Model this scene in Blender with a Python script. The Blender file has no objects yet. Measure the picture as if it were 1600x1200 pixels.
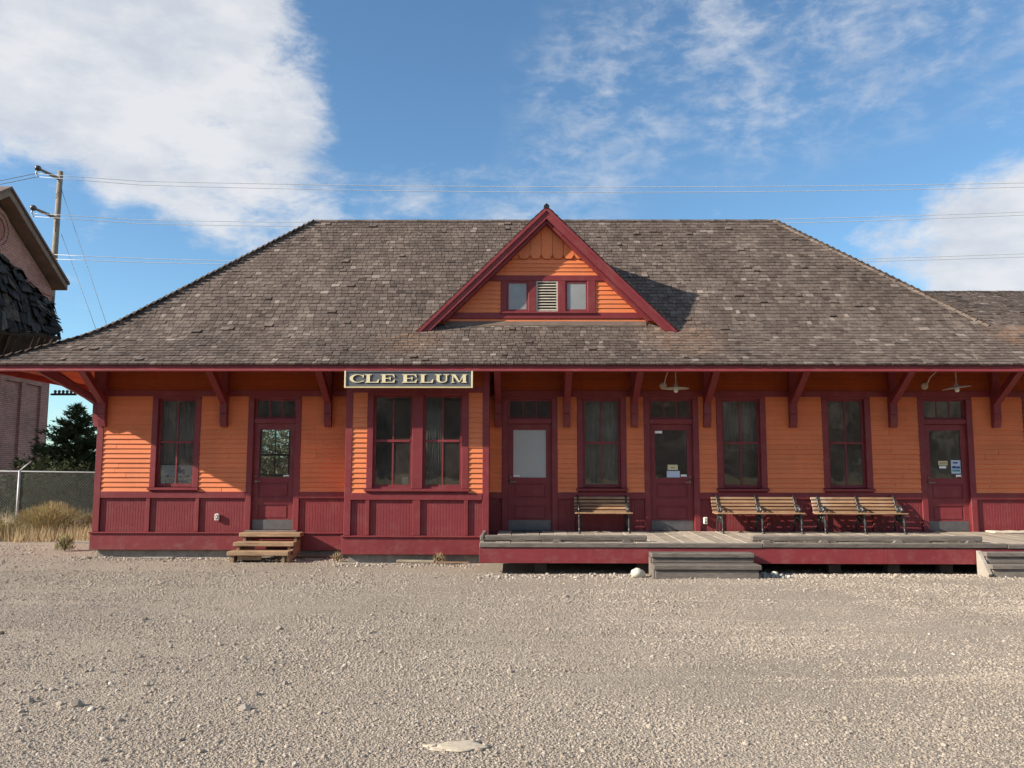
import bpy, bmesh, math, random
import numpy as np
from mathutils import Vector, Matrix, noise as mnoise

random.seed(7); rng = np.random.default_rng(7)
S = bpy.context.scene
COL = S.collection

# ------------------------------------------------------------------ camera
F_PX = 1294.0; PITCH = math.radians(6.09); YAW = math.radians(0.5); ROLL = math.radians(0.1)
cam_d = bpy.data.cameras.new('camera'); cam = bpy.data.objects.new('camera', cam_d); COL.objects.link(cam)
S.camera = cam
cam_d.sensor_fit = 'HORIZONTAL'; cam_d.sensor_width = 36.0; cam_d.lens = F_PX / 1600 * 36.0
cam_d.clip_start = 0.1; cam_d.clip_end = 3000
_f = Vector((-math.sin(YAW)*math.cos(PITCH), math.cos(YAW)*math.cos(PITCH), math.sin(PITCH)))
_r = Vector((math.cos(YAW), math.sin(YAW), 0)); _u = _r.cross(_f)
_r2 = _r*math.cos(ROLL) + _u*math.sin(ROLL); _u2 = _u*math.cos(ROLL) - _r*math.sin(ROLL)
cam.matrix_world = Matrix(((_r2.x, _u2.x, -_f.x, 0.0), (_r2.y, _u2.y, -_f.y, -15.9), (_r2.z, _u2.z, -_f.z, 1.6), (0, 0, 0, 1)))

# ------------------------------------------------------------------ sun, sky, exposure
SUN_TO = Vector((-3.15, -1.0, 1.6)).normalized()
SUN_EL = math.asin(SUN_TO.z); SUN_AZ = math.atan2(SUN_TO.x, SUN_TO.y)
sd = bpy.data.lights.new('sun', 'SUN'); sd.energy = 5.0; sd.angle = math.radians(0.55); sd.color = (1.0, 0.90, 0.76)
so = bpy.data.objects.new('sun', sd); COL.objects.link(so); so.location = SUN_TO*60
so.rotation_euler = (-SUN_TO).to_track_quat('-Z', 'Y').to_euler()
S.view_settings.view_transform = 'Standard'; S.view_settings.look = 'None'
S.view_settings.exposure = 0.80; S.view_settings.gamma = 1.0; S.view_settings.use_curve_mapping = False
S.cycles.use_denoising = True
S.cycles.max_bounces = 5; S.cycles.diffuse_bounces = 3; S.cycles.glossy_bounces = 2; S.cycles.transparent_max_bounces = 8
S.cycles.use_adaptive_sampling = True; S.cycles.adaptive_threshold = 0.02; S.cycles.caustics_reflective = False; S.cycles.caustics_refractive = False
SKY_STRENGTH = 0.10

def pix_dir(px, py):
    return (_f + _r2*((px-800)/F_PX) - _u2*((py-600)/F_PX)).normalized()

W = bpy.data.worlds.new('World'); S.world = W; W.use_nodes = True
W.cycles.sampling_method = 'MANUAL'; W.cycles.sample_map_resolution = 512
nt = W.node_tree; nt.nodes.clear()
class NB:
    """small helper to write node trees"""
    def __init__(s, nt): s.nt = nt
    def n(s, t, **kw):
        x = s.nt.nodes.new(t)
        for k, v in kw.items():
            if k.startswith('_'): setattr(x, k[1:], v)
        return x
    def lk(s, a, b): s.nt.links.new(a, b)
    def setin(s, node, idx, v):
        if hasattr(v, 'is_linked') or isinstance(v, bpy.types.NodeSocket): s.lk(v, node.inputs[idx])
        elif v is not None: node.inputs[idx].default_value = v
    def math(s, op, a, b=None, c=None, clamp=False):
        m = s.nt.nodes.new('ShaderNodeMath'); m.operation = op; m.use_clamp = clamp
        s.setin(m, 0, a); s.setin(m, 1, b)
        if c is not None: s.setin(m, 2, c)
        return m.outputs[0]
    def vmath(s, op, a, b=None):
        m = s.nt.nodes.new('ShaderNodeVectorMath'); m.operation = op
        s.setin(m, 0, a); s.setin(m, 1, b)
        return m.outputs[1] if op in ('DOT_PRODUCT', 'LENGTH', 'DISTANCE') else m.outputs[0]
    def noise(s, vec, scale, detail=4, rough=0.55, dist=0.0):
        x = s.nt.nodes.new('ShaderNodeTexNoise'); s.lk(vec, x.inputs['Vector'])
        x.inputs['Scale'].default_value = scale; x.inputs['Detail'].default_value = detail
        x.inputs['Roughness'].default_value = rough; x.inputs['Distortion'].default_value = dist
        return x.outputs[0]
    def mapping(s, vec, scale=(1, 1, 1), rot=(0, 0, 0), loc=(0, 0, 0)):
        x = s.nt.nodes.new('ShaderNodeMapping'); s.lk(vec, x.inputs[0])
        x.inputs['Scale'].default_value = scale; x.inputs['Rotation'].default_value = rot; x.inputs['Location'].default_value = loc
        return x.outputs[0]
    def ramp(s, fac, stops, interp='LINEAR'):
        x = s.nt.nodes.new('ShaderNodeValToRGB'); s.lk(fac, x.inputs[0]); cr = x.color_ramp; cr.interpolation = interp
        while len(cr.elements) < len(stops): cr.elements.new(0.5)
        for e, (p, c) in zip(cr.elements, stops):
            e.position = p; e.color = (c[0], c[1], c[2], 1) if not isinstance(c, (int, float)) else (c, c, c, 1)
        return x.outputs[0]
    def mix(s, fac, a, b, blend='MIX'):
        x = s.nt.nodes.new('ShaderNodeMix'); x.data_type = 'RGBA'; x.blend_type = blend
        s.setin(x, 0, fac)
        for i, v in ((6, a), (7, b)):
            if isinstance(v, tuple): v = (*v[:3], 1)
            s.setin(x, i, v)
        return x.outputs[2]
    def maprange(s, v, a, b, c=0.0, d=1.0, smooth=False):
        x = s.nt.nodes.new('ShaderNodeMapRange'); s.lk(v, x.inputs[0])
        if smooth: x.interpolation_type = 'SMOOTHSTEP'
        for i, q in enumerate((a, b, c, d)): x.inputs[1+i].default_value = q
        return x.outputs[0]

b = NB(nt)
sky = b.n('ShaderNodeTexSky', _sky_type='NISHITA', _sun_disc=False)
sky.sun_elevation = SUN_EL; sky.sun_rotation = SUN_AZ % (2*math.pi)
sky.altitude = 600; sky.air_density = 1.0; sky.dust_density = 0.5; sky.ozone_density = 1.4
tc = b.n('ShaderNodeTexCoord').outputs['Generated']
def bank(px, py, r_in, r_out, w=1.0):
    d = pix_dir(px, py)
    dt = b.vmath('DOT_PRODUCT', tc, tuple(d))
    return b.math('MULTIPLY', b.maprange(dt, math.cos(math.radians(r_out)), math.cos(math.radians(r_in)), 0, 1, True), w)
cl_n = b.noise(b.mapping(tc, (1, 1, 1.9)), 4.2, 7, 0.60, 0.2)
cl_big = b.noise(b.mapping(tc, (1, 1, 1.6), loc=(3.1, 1.7, 0)), 1.9, 4, 0.5)
# cloud banks: the heavy one upper left with its tail, the lower right one, a thin veil upper right
m = None
for px, py, ri, ro, w in [(60, 60, 4, 15, .95), (250, 60, 3, 11, .85), (360, 190, 2, 8.5, .78), (290, 270, 1, 7.5, .6), (430, 300, .5, 7, .46), (600, 335, .5, 6, .30), (780, 335, .5, 5, .26),
                      (1620, 400, 3, 8.5, .85), (1500, 415, 1, 5.5, .55), (1400, 390, .5, 4, .34), (1620, 215, 0.5, 4, .36), (100, 355, .3, 2.2, .42), (170, 495, .3, 3.5, .32), (-350, 150, 5, 24, .8), (1950, 420, 5, 16, .7)]:
    k = bank(px, py, ri, ro, w); m = k if m is None else b.math('MAXIMUM', m, k)
# behind and around the view the same broken cover goes on
away = b.maprange(b.vmath('DOT_PRODUCT', tc, tuple(pix_dir(850, 300))), 0.80, 0.45, 0, 0.42, True)
m = b.math('MAXIMUM', m, b.math('MULTIPLY', away, b.maprange(cl_big, 0.38, 0.62, 0, 1.6, True)))
dens = b.math('ADD', m, b.math('MULTIPLY', b.math('SUBTRACT', cl_n, 0.5), 1.25))
cl_f = b.noise(b.mapping(tc, (1, 1, 2.3), loc=(1.3, .2, .7)), 17, 8, 0.66, 0.35)
dens = b.math('ADD', dens, b.math('MULTIPLY', b.math('SUBTRACT', cl_f, 0.5), 0.75))
dens = b.math('SUBTRACT', dens, b.math('MAXIMUM', bank(40, 300, 1, 5.5, .55), bank(230, 400, .5, 5, .35)))
cover = b.maprange(dens, 0.20, 0.66, 0, 0.94, True)
# thin rippled veil
rip = b.noise(b.mapping(tc, (1, 1, 2.0), rot=(0, 0.25, 0.0)), 21, 7, 0.62, 0.2)
veil_m = None
for px, py, ri, ro, w in [(1180, 40, 3, 11, 1.0), (960, 150, 1, 8, .9), (1350, 60, 1, 8, .8), (900, 255, .5, 6, .8), (1450, 20, 1, 7, .7), (1560, 60, 0, 6, .5)]:
    k = bank(px, py, ri, ro, w); veil_m = k if veil_m is None else b.math('MAXIMUM', veil_m, k)
veil = b.math('MULTIPLY', veil_m, b.maprange(b.math('ADD', rip, b.math('MULTIPLY', cl_n, 0.6)), 0.62, 1.08, 0, 0.66, True))
cov = b.math('MAXIMUM', cover, veil)
shade = b.noise(b.mapping(tc, (1, 1, 2.2), loc=(0.4, 0, 0.12)), 8, 7, 0.6)
CLV = 1.0/SKY_STRENGTH
cl_col = b.ramp(shade, [(0.36, (0.36*CLV, 0.385*CLV, 0.43*CLV)), (0.58, (0.475*CLV, 0.48*CLV, 0.495*CLV))])
sky_c = b.mix(1.0, sky.outputs[0], (0.72, 0.95, 1.05), 'MULTIPLY')
fin = b.mix(cov, sky_c, cl_col)
bg = b.n('ShaderNodeBackground'); b.lk(fin, bg.inputs[0]); bg.inputs[1].default_value = SKY_STRENGTH
wo = b.n('ShaderNodeOutputWorld'); b.lk(bg.outputs[0], wo.inputs[0])

# ------------------------------------------------------------------ materials
MATS = {}
def newmat(name):
    m = bpy.data.materials.new(name); m.use_nodes = True; m.node_tree.nodes.clear()
    b = NB(m.node_tree); p = b.n('ShaderNodeBsdfPrincipled'); o = b.n('ShaderNodeOutputMaterial')
    b.lk(p.outputs[0], o.inputs[0]); MATS[name] = m
    return m, b, p
def bump(b, p, h, strength=0.3, dist=0.01):
    x = b.n('ShaderNodeBump'); b.lk(h, x.inputs['Height']); x.inputs['Strength'].default_value = strength; x.inputs['Distance'].default_value = dist
    b.lk(x.outputs[0], p.inputs['Normal'])
def pos(b): return b.n('ShaderNodeNewGeometry').outputs['Position']
def orand(b): return b.n('ShaderNodeObjectInfo').outputs['Random']

def paint(name, col, rough=0.55, worn=None, wear_amt=0.0, grain=(2, 2, 14), var=0.10):
    m, b, p = newmat(name); P = pos(b)
    n1 = b.noise(P, 1.3, 5, 0.6); n2 = b.noise(b.mapping(P, grain), 9, 5, 0.65)
    v = b.math('ADD', b.maprange(n1, 0.3, 0.7, 1-var, 1+var), b.maprange(n2, 0.3, 0.7, -var*.6, var*.6))
    v = b.math('MULTIPLY', v, b.maprange(orand(b), 0, 1, 1-var*.55, 1+var*.55))
    c = b.vmath('SCALE', (col[0], col[1], col[2])); sc = c.node; b.lk(v, sc.inputs['Scale'])
    if worn:
        wn = b.noise(b.mapping(P, grain), 5, 8, 0.75)
        c = b.mix(b.maprange(wn, 0.66-0.1*wear_amt, 0.74, 0, wear_amt, True), c, worn)
    # sun-faded vertical streaks and splashed dust low on the boards
    fade = b.noise(b.mapping(P, (5, 5, 0.35)), 2.2, 5, 0.65)
    c = b.mix(b.maprange(fade, 0.52, 0.75, 0, 0.16, True), c, tuple(min(1, q*1.5+.03) for q in col))
    sz_ = b.n('ShaderNodeSeparateXYZ'); b.lk(P, sz_.inputs[0])
    spl = b.math('MULTIPLY', b.maprange(sz_.outputs[2], 0.10, 0.45, 1, 0, True), b.maprange(b.noise(P, 7, 7, 0.72), 0.45, 0.78, 0, 0.20, True))
    c = b.mix(spl, c, (0.38, 0.28, 0.22))
    dust = b.noise(P, 3.5, 6, 0.7)
    c = b.mix(b.maprange(dust, 0.5, 0.8, 0, 0.10), c, (0.45, 0.38, 0.30))
    b.lk(c, p.inputs['Base Color']); b.lk(b.maprange(n2, 0.3, 0.7, rough-.1, rough+.12), p.inputs['Roughness'])
    p.inputs['Specular IOR Level'].default_value = 0.35
    bump(b, p, n2, 0.22, 0.004); return m
ORANGE = paint('orange_paint', (0.69, 0.200, 0.075), 0.6, (0.55, 0.27, 0.12), 0.25, (1.2, 2, 16))
MAROON = paint('maroon_paint', (0.195, 0.029, 0.034), 0.5, (0.25, 0.08, 0.08), 0.3, (3, 3, 3))
SKIRT = paint('barn_red_paint', (0.215, 0.030, 0.036), 0.55, (0.34, 0.16, 0.13), 0.55, (1.0, 2, 5))
EAVE_SHADE = paint('orange_eave_shade', (0.33, 0.066, 0.018), 0.6, None, 0, (1, 8, 1))  # the orange made darker and redder: shade under the eaves put into the colour

def wood(name, c1, c2, grain=(1.0, 14, 14), rough=0.8, scale=5, stain=None):
    m, b, p = newmat(name); P = pos(b)
    g = b.noise(b.mapping(P, grain), scale, 7, 0.65, 0.3); n1 = b.noise(P, 2.2, 5, 0.6)
    c = b.ramp(g, [(0.28, c2), (0.5, tuple((a+d)/2 for a, d in zip(c1, c2))), (0.72, c1)])
    v = b.math('MULTIPLY', b.maprange(orand(b), 0, 1, 0.82, 1.15), b.maprange(n1, 0.3, 0.7, 0.82, 1.15))
    s_ = b.vmath('SCALE', c); b.lk(v, s_.node.inputs['Scale']); c = s_
    if stain: c = b.mix(b.maprange(b.noise(P, 1.5, 5, 0.6), 0.56, 0.70, 0, 0.6, True), c, stain)
    b.lk(c, p.inputs['Base Color']); p.inputs['Roughness'].default_value = rough; p.inputs['Specular IOR Level'].default_value = 0.2
    bump(b, p, g, 0.5, 0.006); return m
GREYX = wood('weathered_timber', (0.25, 0.215, 0.185), (0.095, 0.082, 0.072), (1.2, 12, 14), 0.85, 5)
DECK = wood('sun_bleached_deck', (0.50, 0.43, 0.35), (0.27, 0.225, 0.18), (12, 0.8, 12), 0.8, 5)
STEPW = wood('tan_step_timber', (0.43, 0.29, 0.18), (0.22, 0.13, 0.075), (1.0, 12, 12), 0.75, 5)
SLAT = wood('bench_slat_wood', (0.43, 0.275, 0.165), (0.23, 0.125, 0.065), (1.0, 14, 14), 0.6, 5, (0.52, 0.42, 0.33))
POLE = wood('pole_wood', (0.34, 0.29, 0.23), (0.15, 0.12, 0.095), (10, 10, 0.8), 0.9, 4)

def flat(name, col, rough=0.6, metal=0.0, spec=0.4, var=0.12, scale=6, bumpy=0.15):
    m, b, p = newmat(name); P = pos(b); n1 = b.noise(P, scale, 6, 0.6)
    c = b.vmath('SCALE', (col[0], col[1], col[2])); b.lk(b.maprange(n1, 0.3, 0.7, 1-var, 1+var), c.node.inputs['Scale'])
    b.lk(c, p.inputs['Base Color']); p.inputs['Roughness'].default_value = rough; p.inputs['Metallic'].default_value = metal
    p.inputs['Specular IOR Level'].default_value = spec; bump(b, p, n1, bumpy, 0.005); return m
IRON = flat('black_cast_iron', (0.022, 0.022, 0.024), 0.38, 0.0, 0.7, 0.3, 60, 0.5)
STEEL = flat('brushed_kick_plate', (0.15, 0.142, 0.14), 0.5, 0.55, 0.5, 0.15, 8)
GALV = flat('galvanised_steel', (0.42, 0.43, 0.43), 0.55, 0.3, 0.5, 0.15, 12)
ENAMEL = flat('cream_enamel', (0.50, 0.45, 0.37), 0.35, 0, 0.5, 0.15, 12)
CREAM = flat('cream_letter_paint', (0.74, 0.64, 0.40), 0.5, 0, 0.4, 0.05)
CREAMB = flat('gold_border_paint', (0.62, 0.50, 0.27), 0.5, 0, 0.4, 0.08)
SLATE = flat('slate_grey_sign_paint', (0.105, 0.112, 0.122), 0.5, 0, 0.4, 0.08)
BLACK = flat('black_paint', (0.012, 0.012, 0.012), 0.5)
PAPER = flat('white_paper', (0.88, 0.88, 0.86), 0.7, 0, 0.2, 0.05)
YPAPER = flat('yellow_paper', (0.62, 0.56, 0.34), 0.7, 0, 0.2, 0.05)
BPAPER = flat('pale_blue_paper', (0.50, 0.58, 0.70), 0.7, 0, 0.2, 0.05)
INK = flat('dark_ink', (0.02, 0.02, 0.03), 0.7); BLUEINK = flat('blue_ink', (0.03, 0.09, 0.32), 0.7); REDINK = flat('red_ink', (0.40, 0.03, 0.03), 0.7); TEALINK = flat('teal_ink', (0.08, 0.25, 0.28), 0.7)
CONC = flat('concrete', (0.27, 0.245, 0.21), 0.9, 0, 0.2, 0.25, 9, 0.4)
PLASTER = flat('interior_plaster', (0.48, 0.44, 0.39), 0.9, 0, 0.1, 0.15, 2)
FLOORM = flat('interior_floor', (0.10, 0.075, 0.055), 0.7)
MAT_ = flat('rubber_mat', (0.07, 0.068, 0.068), 0.85, 0, 0.2, 0.3, 30, 0.5)
RUG = flat('pale_rug_cloth', (0.55, 0.48, 0.38), 0.95, 0, 0.1, 0.2, 20, 0.6)
FROST = flat('frosted_film', (0.42, 0.44, 0.42), 0.3, 0, 0.5, 0.05, 3, 0.02)
DUSTY = flat('dusty_attic_glass', (0.27, 0.28, 0.275), 0.15, 0, 0.5, 0.12, 3, 0.02)
ROCK = flat('pale_rock', (0.62, 0.58, 0.47), 0.85, 0, 0.2, 0.15, 14, 0.5)
ROCKG = flat('grey_rock', (0.24, 0.235, 0.22), 0.9, 0, 0.2, 0.3, 14, 0.5)
WIRE = flat('wire_aluminium', (0.55, 0.55, 0.56), 0.5, 0.1)
MESHW = flat('dull_fence_wire', (0.16, 0.165, 0.165), 0.6, 0.2)
GUYW = flat('guy_wire_steel', (0.12, 0.13, 0.15), 0.5, 0.4)
CERAM = flat('insulator_porcelain', (0.10, 0.07, 0.06), 0.25)
WHITEP = flat('white_plastic', (0.70, 0.68, 0.62), 0.4)
BRASS = flat('door_handle_metal', (0.25, 0.22, 0.18), 0.35, 0.9)
TAR = flat('torn_tar_paper', (0.034, 0.030, 0.028), 0.9, 0, 0.15, 0.7, 2.6, 1.0)
ROTW = flat('charred_timber', (0.055, 0.042, 0.035), 0.9, 0, 0.2, 0.4, 3)
BARN = flat('brown_rake_paint', (0.24, 0.17, 0.13), 0.8, 0, 0.2, 0.25, 2, 0.3)
BROOF = flat('brown_roof_edge', (0.17, 0.115, 0.10), 0.8)

def glass():
    m = bpy.data.materials.new('window_glass'); m.use_nodes = True; m.node_tree.nodes.clear(); b = NB(m.node_tree)
    t = b.n('ShaderNodeBsdfTransparent'); t.inputs[0].default_value = (0.97, 0.98, 0.97, 1)
    g = b.n('ShaderNodeBsdfGlossy'); g.inputs['Roughness'].default_value = 0.03; g.inputs[0].default_value = (0.95, 0.97, 1, 1)
    bp = b.n('ShaderNodeBump'); b.lk(b.noise(pos(b), 2.6, 2, 0.5), bp.inputs['Height']); bp.inputs['Strength'].default_value = 0.25; bp.inputs['Distance'].default_value = 0.012
    b.lk(bp.outputs[0], g.inputs['Normal'])
    fr = b.n('ShaderNodeFresnel'); fr.inputs[0].default_value = 1.6
    d = b.n('ShaderNodeBsdfDiffuse'); d.inputs[0].default_value = (0.32, 0.27, 0.23, 1)
    mx = b.n('ShaderNodeMixShader'); b.lk(b.math('MULTIPLY', fr.outputs[0], 1.6, clamp=True), mx.inputs[0]); b.lk(t.outputs[0], mx.inputs[1]); b.lk(g.outputs[0], mx.inputs[2])
    m2 = b.n('ShaderNodeMixShader'); b.lk(b.maprange(b.noise(pos(b), 3, 6, 0.7), 0.35, 0.75, 0.04, 0.15), m2.inputs[0]); b.lk(mx.outputs[0], m2.inputs[1]); b.lk(d.outputs[0], m2.inputs[2])
    o = b.n('ShaderNodeOutputMaterial'); b.lk(m2.outputs[0], o.inputs[0]); MATS['glass'] = m; return m
GLASS = glass()

def shingle_mat():
    m, b, p = newmat('cedar_shingles'); P = pos(b)
    at = b.n('ShaderNodeAttribute', _attribute_name='tone').outputs['Fac']
    g = b.noise(b.mapping(P, (26, 2, 2)), 3, 6, 0.7); n1 = b.noise(b.mapping(P, (1.6, .5, .5)), 0.8, 6, 0.65)
    c = b.ramp(at, [(0.0, (0.058, 0.043, 0.036)), (0.45, (0.124, 0.095, 0.080)), (0.8, (0.184, 0.146, 0.123)), (1.0, (0.26, 0.212, 0.183))])
    v = b.math('MULTIPLY', b.maprange(g, 0.3, 0.7, 0.72, 1.25), b.maprange(n1, 0.3, 0.7, 0.72, 1.24))
    s_ = b.vmath('SCALE', c); b.lk(v, s_.node.inputs['Scale'])
    # rust-coloured runs below the dormer valleys, copper-ish wash
    r1 = b.maprange(b.vmath('DISTANCE', P, (3.15, -.45, 4.1)), 0.25, 1.1, 0.45, 0, True); r2 = b.maprange(b.vmath('DISTANCE', P, (-2.05, -.5, 4.1)), 0.2, 0.9, 0.4, 0, True)
    r3 = b.maprange(b.vmath('DISTANCE', P, (9.6, -.3, 4.2)), 0.25, 0.9, 0.5, 0, True)
    rr = b.math('MULTIPLY', b.math('MAXIMUM', b.math('MAXIMUM', r1, r2), r3), b.maprange(b.noise(P, 6, 4, 0.6), 0.35, 0.65, 0, 1))
    c2 = b.mix(rr, s_, (0.30, 0.165, 0.095))
    b.lk(c2, p.inputs['Base Color']); p.inputs['Roughness'].default_value = 0.85; p.inputs['Specular IOR Level'].default_value = 0.2
    bump(b, p, g, 0.6, 0.006); return m
SHINGLE = shingle_mat()

def gravel_ground():
    m, b, p = newmat('gravel_ground'); P = pos(b)
    vo = b.n('ShaderNodeTexVoronoi'); b.lk(P, vo.inputs['Vector']); vo.inputs['Scale'].default_value = 58
    vo2 = b.n('ShaderNodeTexVoronoi'); b.lk(P, vo2.inputs['Vector']); vo2.inputs['Scale'].default_value = 130
    n1 = b.noise(P, 0.35, 5, 0.6); n2 = b.noise(P, 14, 6, 0.7)
    sx = b.n('ShaderNodeSeparateColor'); b.lk(vo.outputs['Color'], sx.inputs[0])
    c = b.ramp(sx.outputs[0], [(0.0, (0.22, 0.182, 0.146)), (0.5, (0.345, 0.288, 0.232)), (1.0, (0.46, 0.392, 0.32))])
    c = b.mix(b.maprange(n2, 0.3, 0.7, 0, 0.6), c, (0.36, 0.30, 0.242))
    v = b.vmath('SCALE', c); b.lk(b.maprange(n1, 0.3, 0.7, 0.88, 1.10), v.node.inputs['Scale'])
    # far away it turns into dry grass and scrub
    dist = b.vmath('LENGTH', b.vmath('MULTIPLY', b.vmath('ADD', P, (0, 2, 0)), (0.8, 1, 0)))
    far = b.maprange(dist, 19, 30, 0, 1, True)
    far = b.math('MULTIPLY', far, b.maprange(b.noise(P, 0.25, 5, 0.6), 0.3, 0.55, 0.55, 1))
    sp = b.n('ShaderNodeSeparateXYZ'); b.lk(P, sp.inputs[0])
    gr = b.mix(b.noise(P, 0.6, 6, 0.65), (0.24, 0.175, 0.085), (0.085, 0.095, 0.04))
    c = b.mix(far, v, gr)
    # sandy stains: fine sand spilled over the gravel
    sand = b.maprange(b.noise(P, 0.9, 6, 0.62), 0.60, 0.74, 0, 0.5, True)
    c = b.mix(sand, c, (0.37, 0.29, 0.215))
    b.lk(c, p.inputs['Base Color']); p.inputs['Roughness'].default_value = 0.95; p.inputs['Specular IOR Level'].default_value = 0.15
    h = b.math('ADD', b.math('MULTIPLY', vo.outputs['Distance'], -1.0), b.math('MULTIPLY', vo2.outputs['Distance'], -0.5))
    bump(b, p, h, 0.9, 0.016); return m
GROUND = gravel_ground()
def pebble_mat():
    m, b, p = newmat('gravel_stones'); P = pos(b)
    at = b.n('ShaderNodeAttribute', _attribute_name='tone', _attribute_type='INSTANCER').outputs['Fac']
    c = b.ramp(at, [(0.0, (0.125, 0.103, 0.083)), (0.25, (0.255, 0.212, 0.170)), (0.6, (0.355, 0.298, 0.242)), (0.9, (0.44, 0.378, 0.314)), (1.0, (0.53, 0.475, 0.41))])
    v = b.vmath('SCALE', c); b.lk(b.maprange(b.noise(P, 60, 4, 0.6), 0.3, 0.7, 0.85, 1.15), v.node.inputs['Scale'])
    b.lk(v, p.inputs['Base Color']); p.inputs['Roughness'].default_value = 0.9; p.inputs['Specular IOR Level'].default_value = 0.2; return m
PEBBLE = pebble_mat()
def brick_mat():
    m, b, p = newmat('old_red_brick'); P = pos(b)
    sp = b.n('ShaderNodeSeparateXYZ'); b.lk(P, sp.inputs[0]); cb = b.n('ShaderNodeCombineXYZ')
    b.lk(b.math('ADD', sp.outputs[0], sp.outputs[1]), cb.inputs[0]); b.lk(sp.outputs[2], cb.inputs[1])
    t = b.n('ShaderNodeTexBrick'); b.lk(cb.outputs[0], t.inputs['Vector'])
    t.inputs['Scale'].default_value = 1.0; t.inputs['Brick Width'].default_value = 0.24; t.inputs['Row Height'].default_value = 0.085; t.inputs['Mortar Size'].default_value = 0.010
    t.inputs['Color1'].default_value = (0.55, 0.29, 0.235, 1); t.inputs['Color2'].default_value = (0.43, 0.21, 0.17, 1); t.inputs['Mortar'].default_value = (0.17, 0.12, 0.10, 1)
    v = b.vmath('SCALE', t.outputs['Color']); b.lk(b.maprange(b.noise(P, 0.5, 6, 0.65), 0.3, 0.7, 0.72, 1.25), v.node.inputs['Scale'])
    b.lk(v, p.inputs['Base Color']); p.inputs['Roughness'].default_value = 0.9; p.inputs['Specular IOR Level'].default_value = 0.2
    bump(b, p, t.outputs['Fac'], -0.6, 0.02); return m
BRICK = brick_mat()
def leafmat(name, c1, c2, trans=0.25):
    m, b, p = newmat(name); at = b.n('ShaderNodeAttribute', _attribute_name='tone').outputs['Fac']
    c = b.mix(at, c1, c2); b.lk(c, p.inputs['Base Color']); p.inputs['Roughness'].default_value = 0.8; p.inputs['Specular IOR Level'].default_value = 0.15
    tr = b.n('ShaderNodeBsdfTranslucent'); b.lk(c, tr.inputs[0]); mx = b.n('ShaderNodeMixShader'); mx.inputs[0].default_value = trans
    o = [n for n in m.node_tree.nodes if n.type == 'OUTPUT_MATERIAL'][0]
    b.lk(p.outputs[0], mx.inputs[1]); b.lk(tr.outputs[0], mx.inputs[2]); b.lk(mx.outputs[0], o.inputs[0]); return m
PINE = leafmat('conifer_needles', (0.028, 0.046, 0.020), (0.11, 0.13, 0.055), 0.15)
HEDGE = leafmat('dark_hedge_leaves', (0.020, 0.030, 0.012), (0.075, 0.080, 0.035), 0.15)
SCRUB = leafmat('rabbitbrush', (0.13, 0.12, 0.055), (0.44, 0.35, 0.17), 0.2)
DRYG = leafmat('dry_grass', (0.34, 0.25, 0.13), (0.62, 0.50, 0.31), 0.25)
WEED = leafmat('grey_green_weed', (0.16, 0.17, 0.08), (0.36, 0.34, 0.17), 0.2)
BARK = wood('bark', (0.11, 0.08, 0.055), (0.04, 0.03, 0.022), (8, 8, 1), 0.9, 5)
def hills_mat():
    m, b, p = newmat('forested_hills'); P = pos(b)
    n = b.noise(b.mapping(P, (1, 1, 0.5)), 0.12, 8, 0.7); c = b.ramp(n, [(0.36, (0.016, 0.017, 0.014)), (0.52, (0.080, 0.074, 0.060)), (0.66, (0.24, 0.21, 0.17))])
    b.lk(c, p.inputs['Base Color']); p.inputs['Roughness'].default_value = 1.0; p.inputs['Specular IOR Level'].default_value = 0.0; return m
HILLS = hills_mat()

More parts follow.
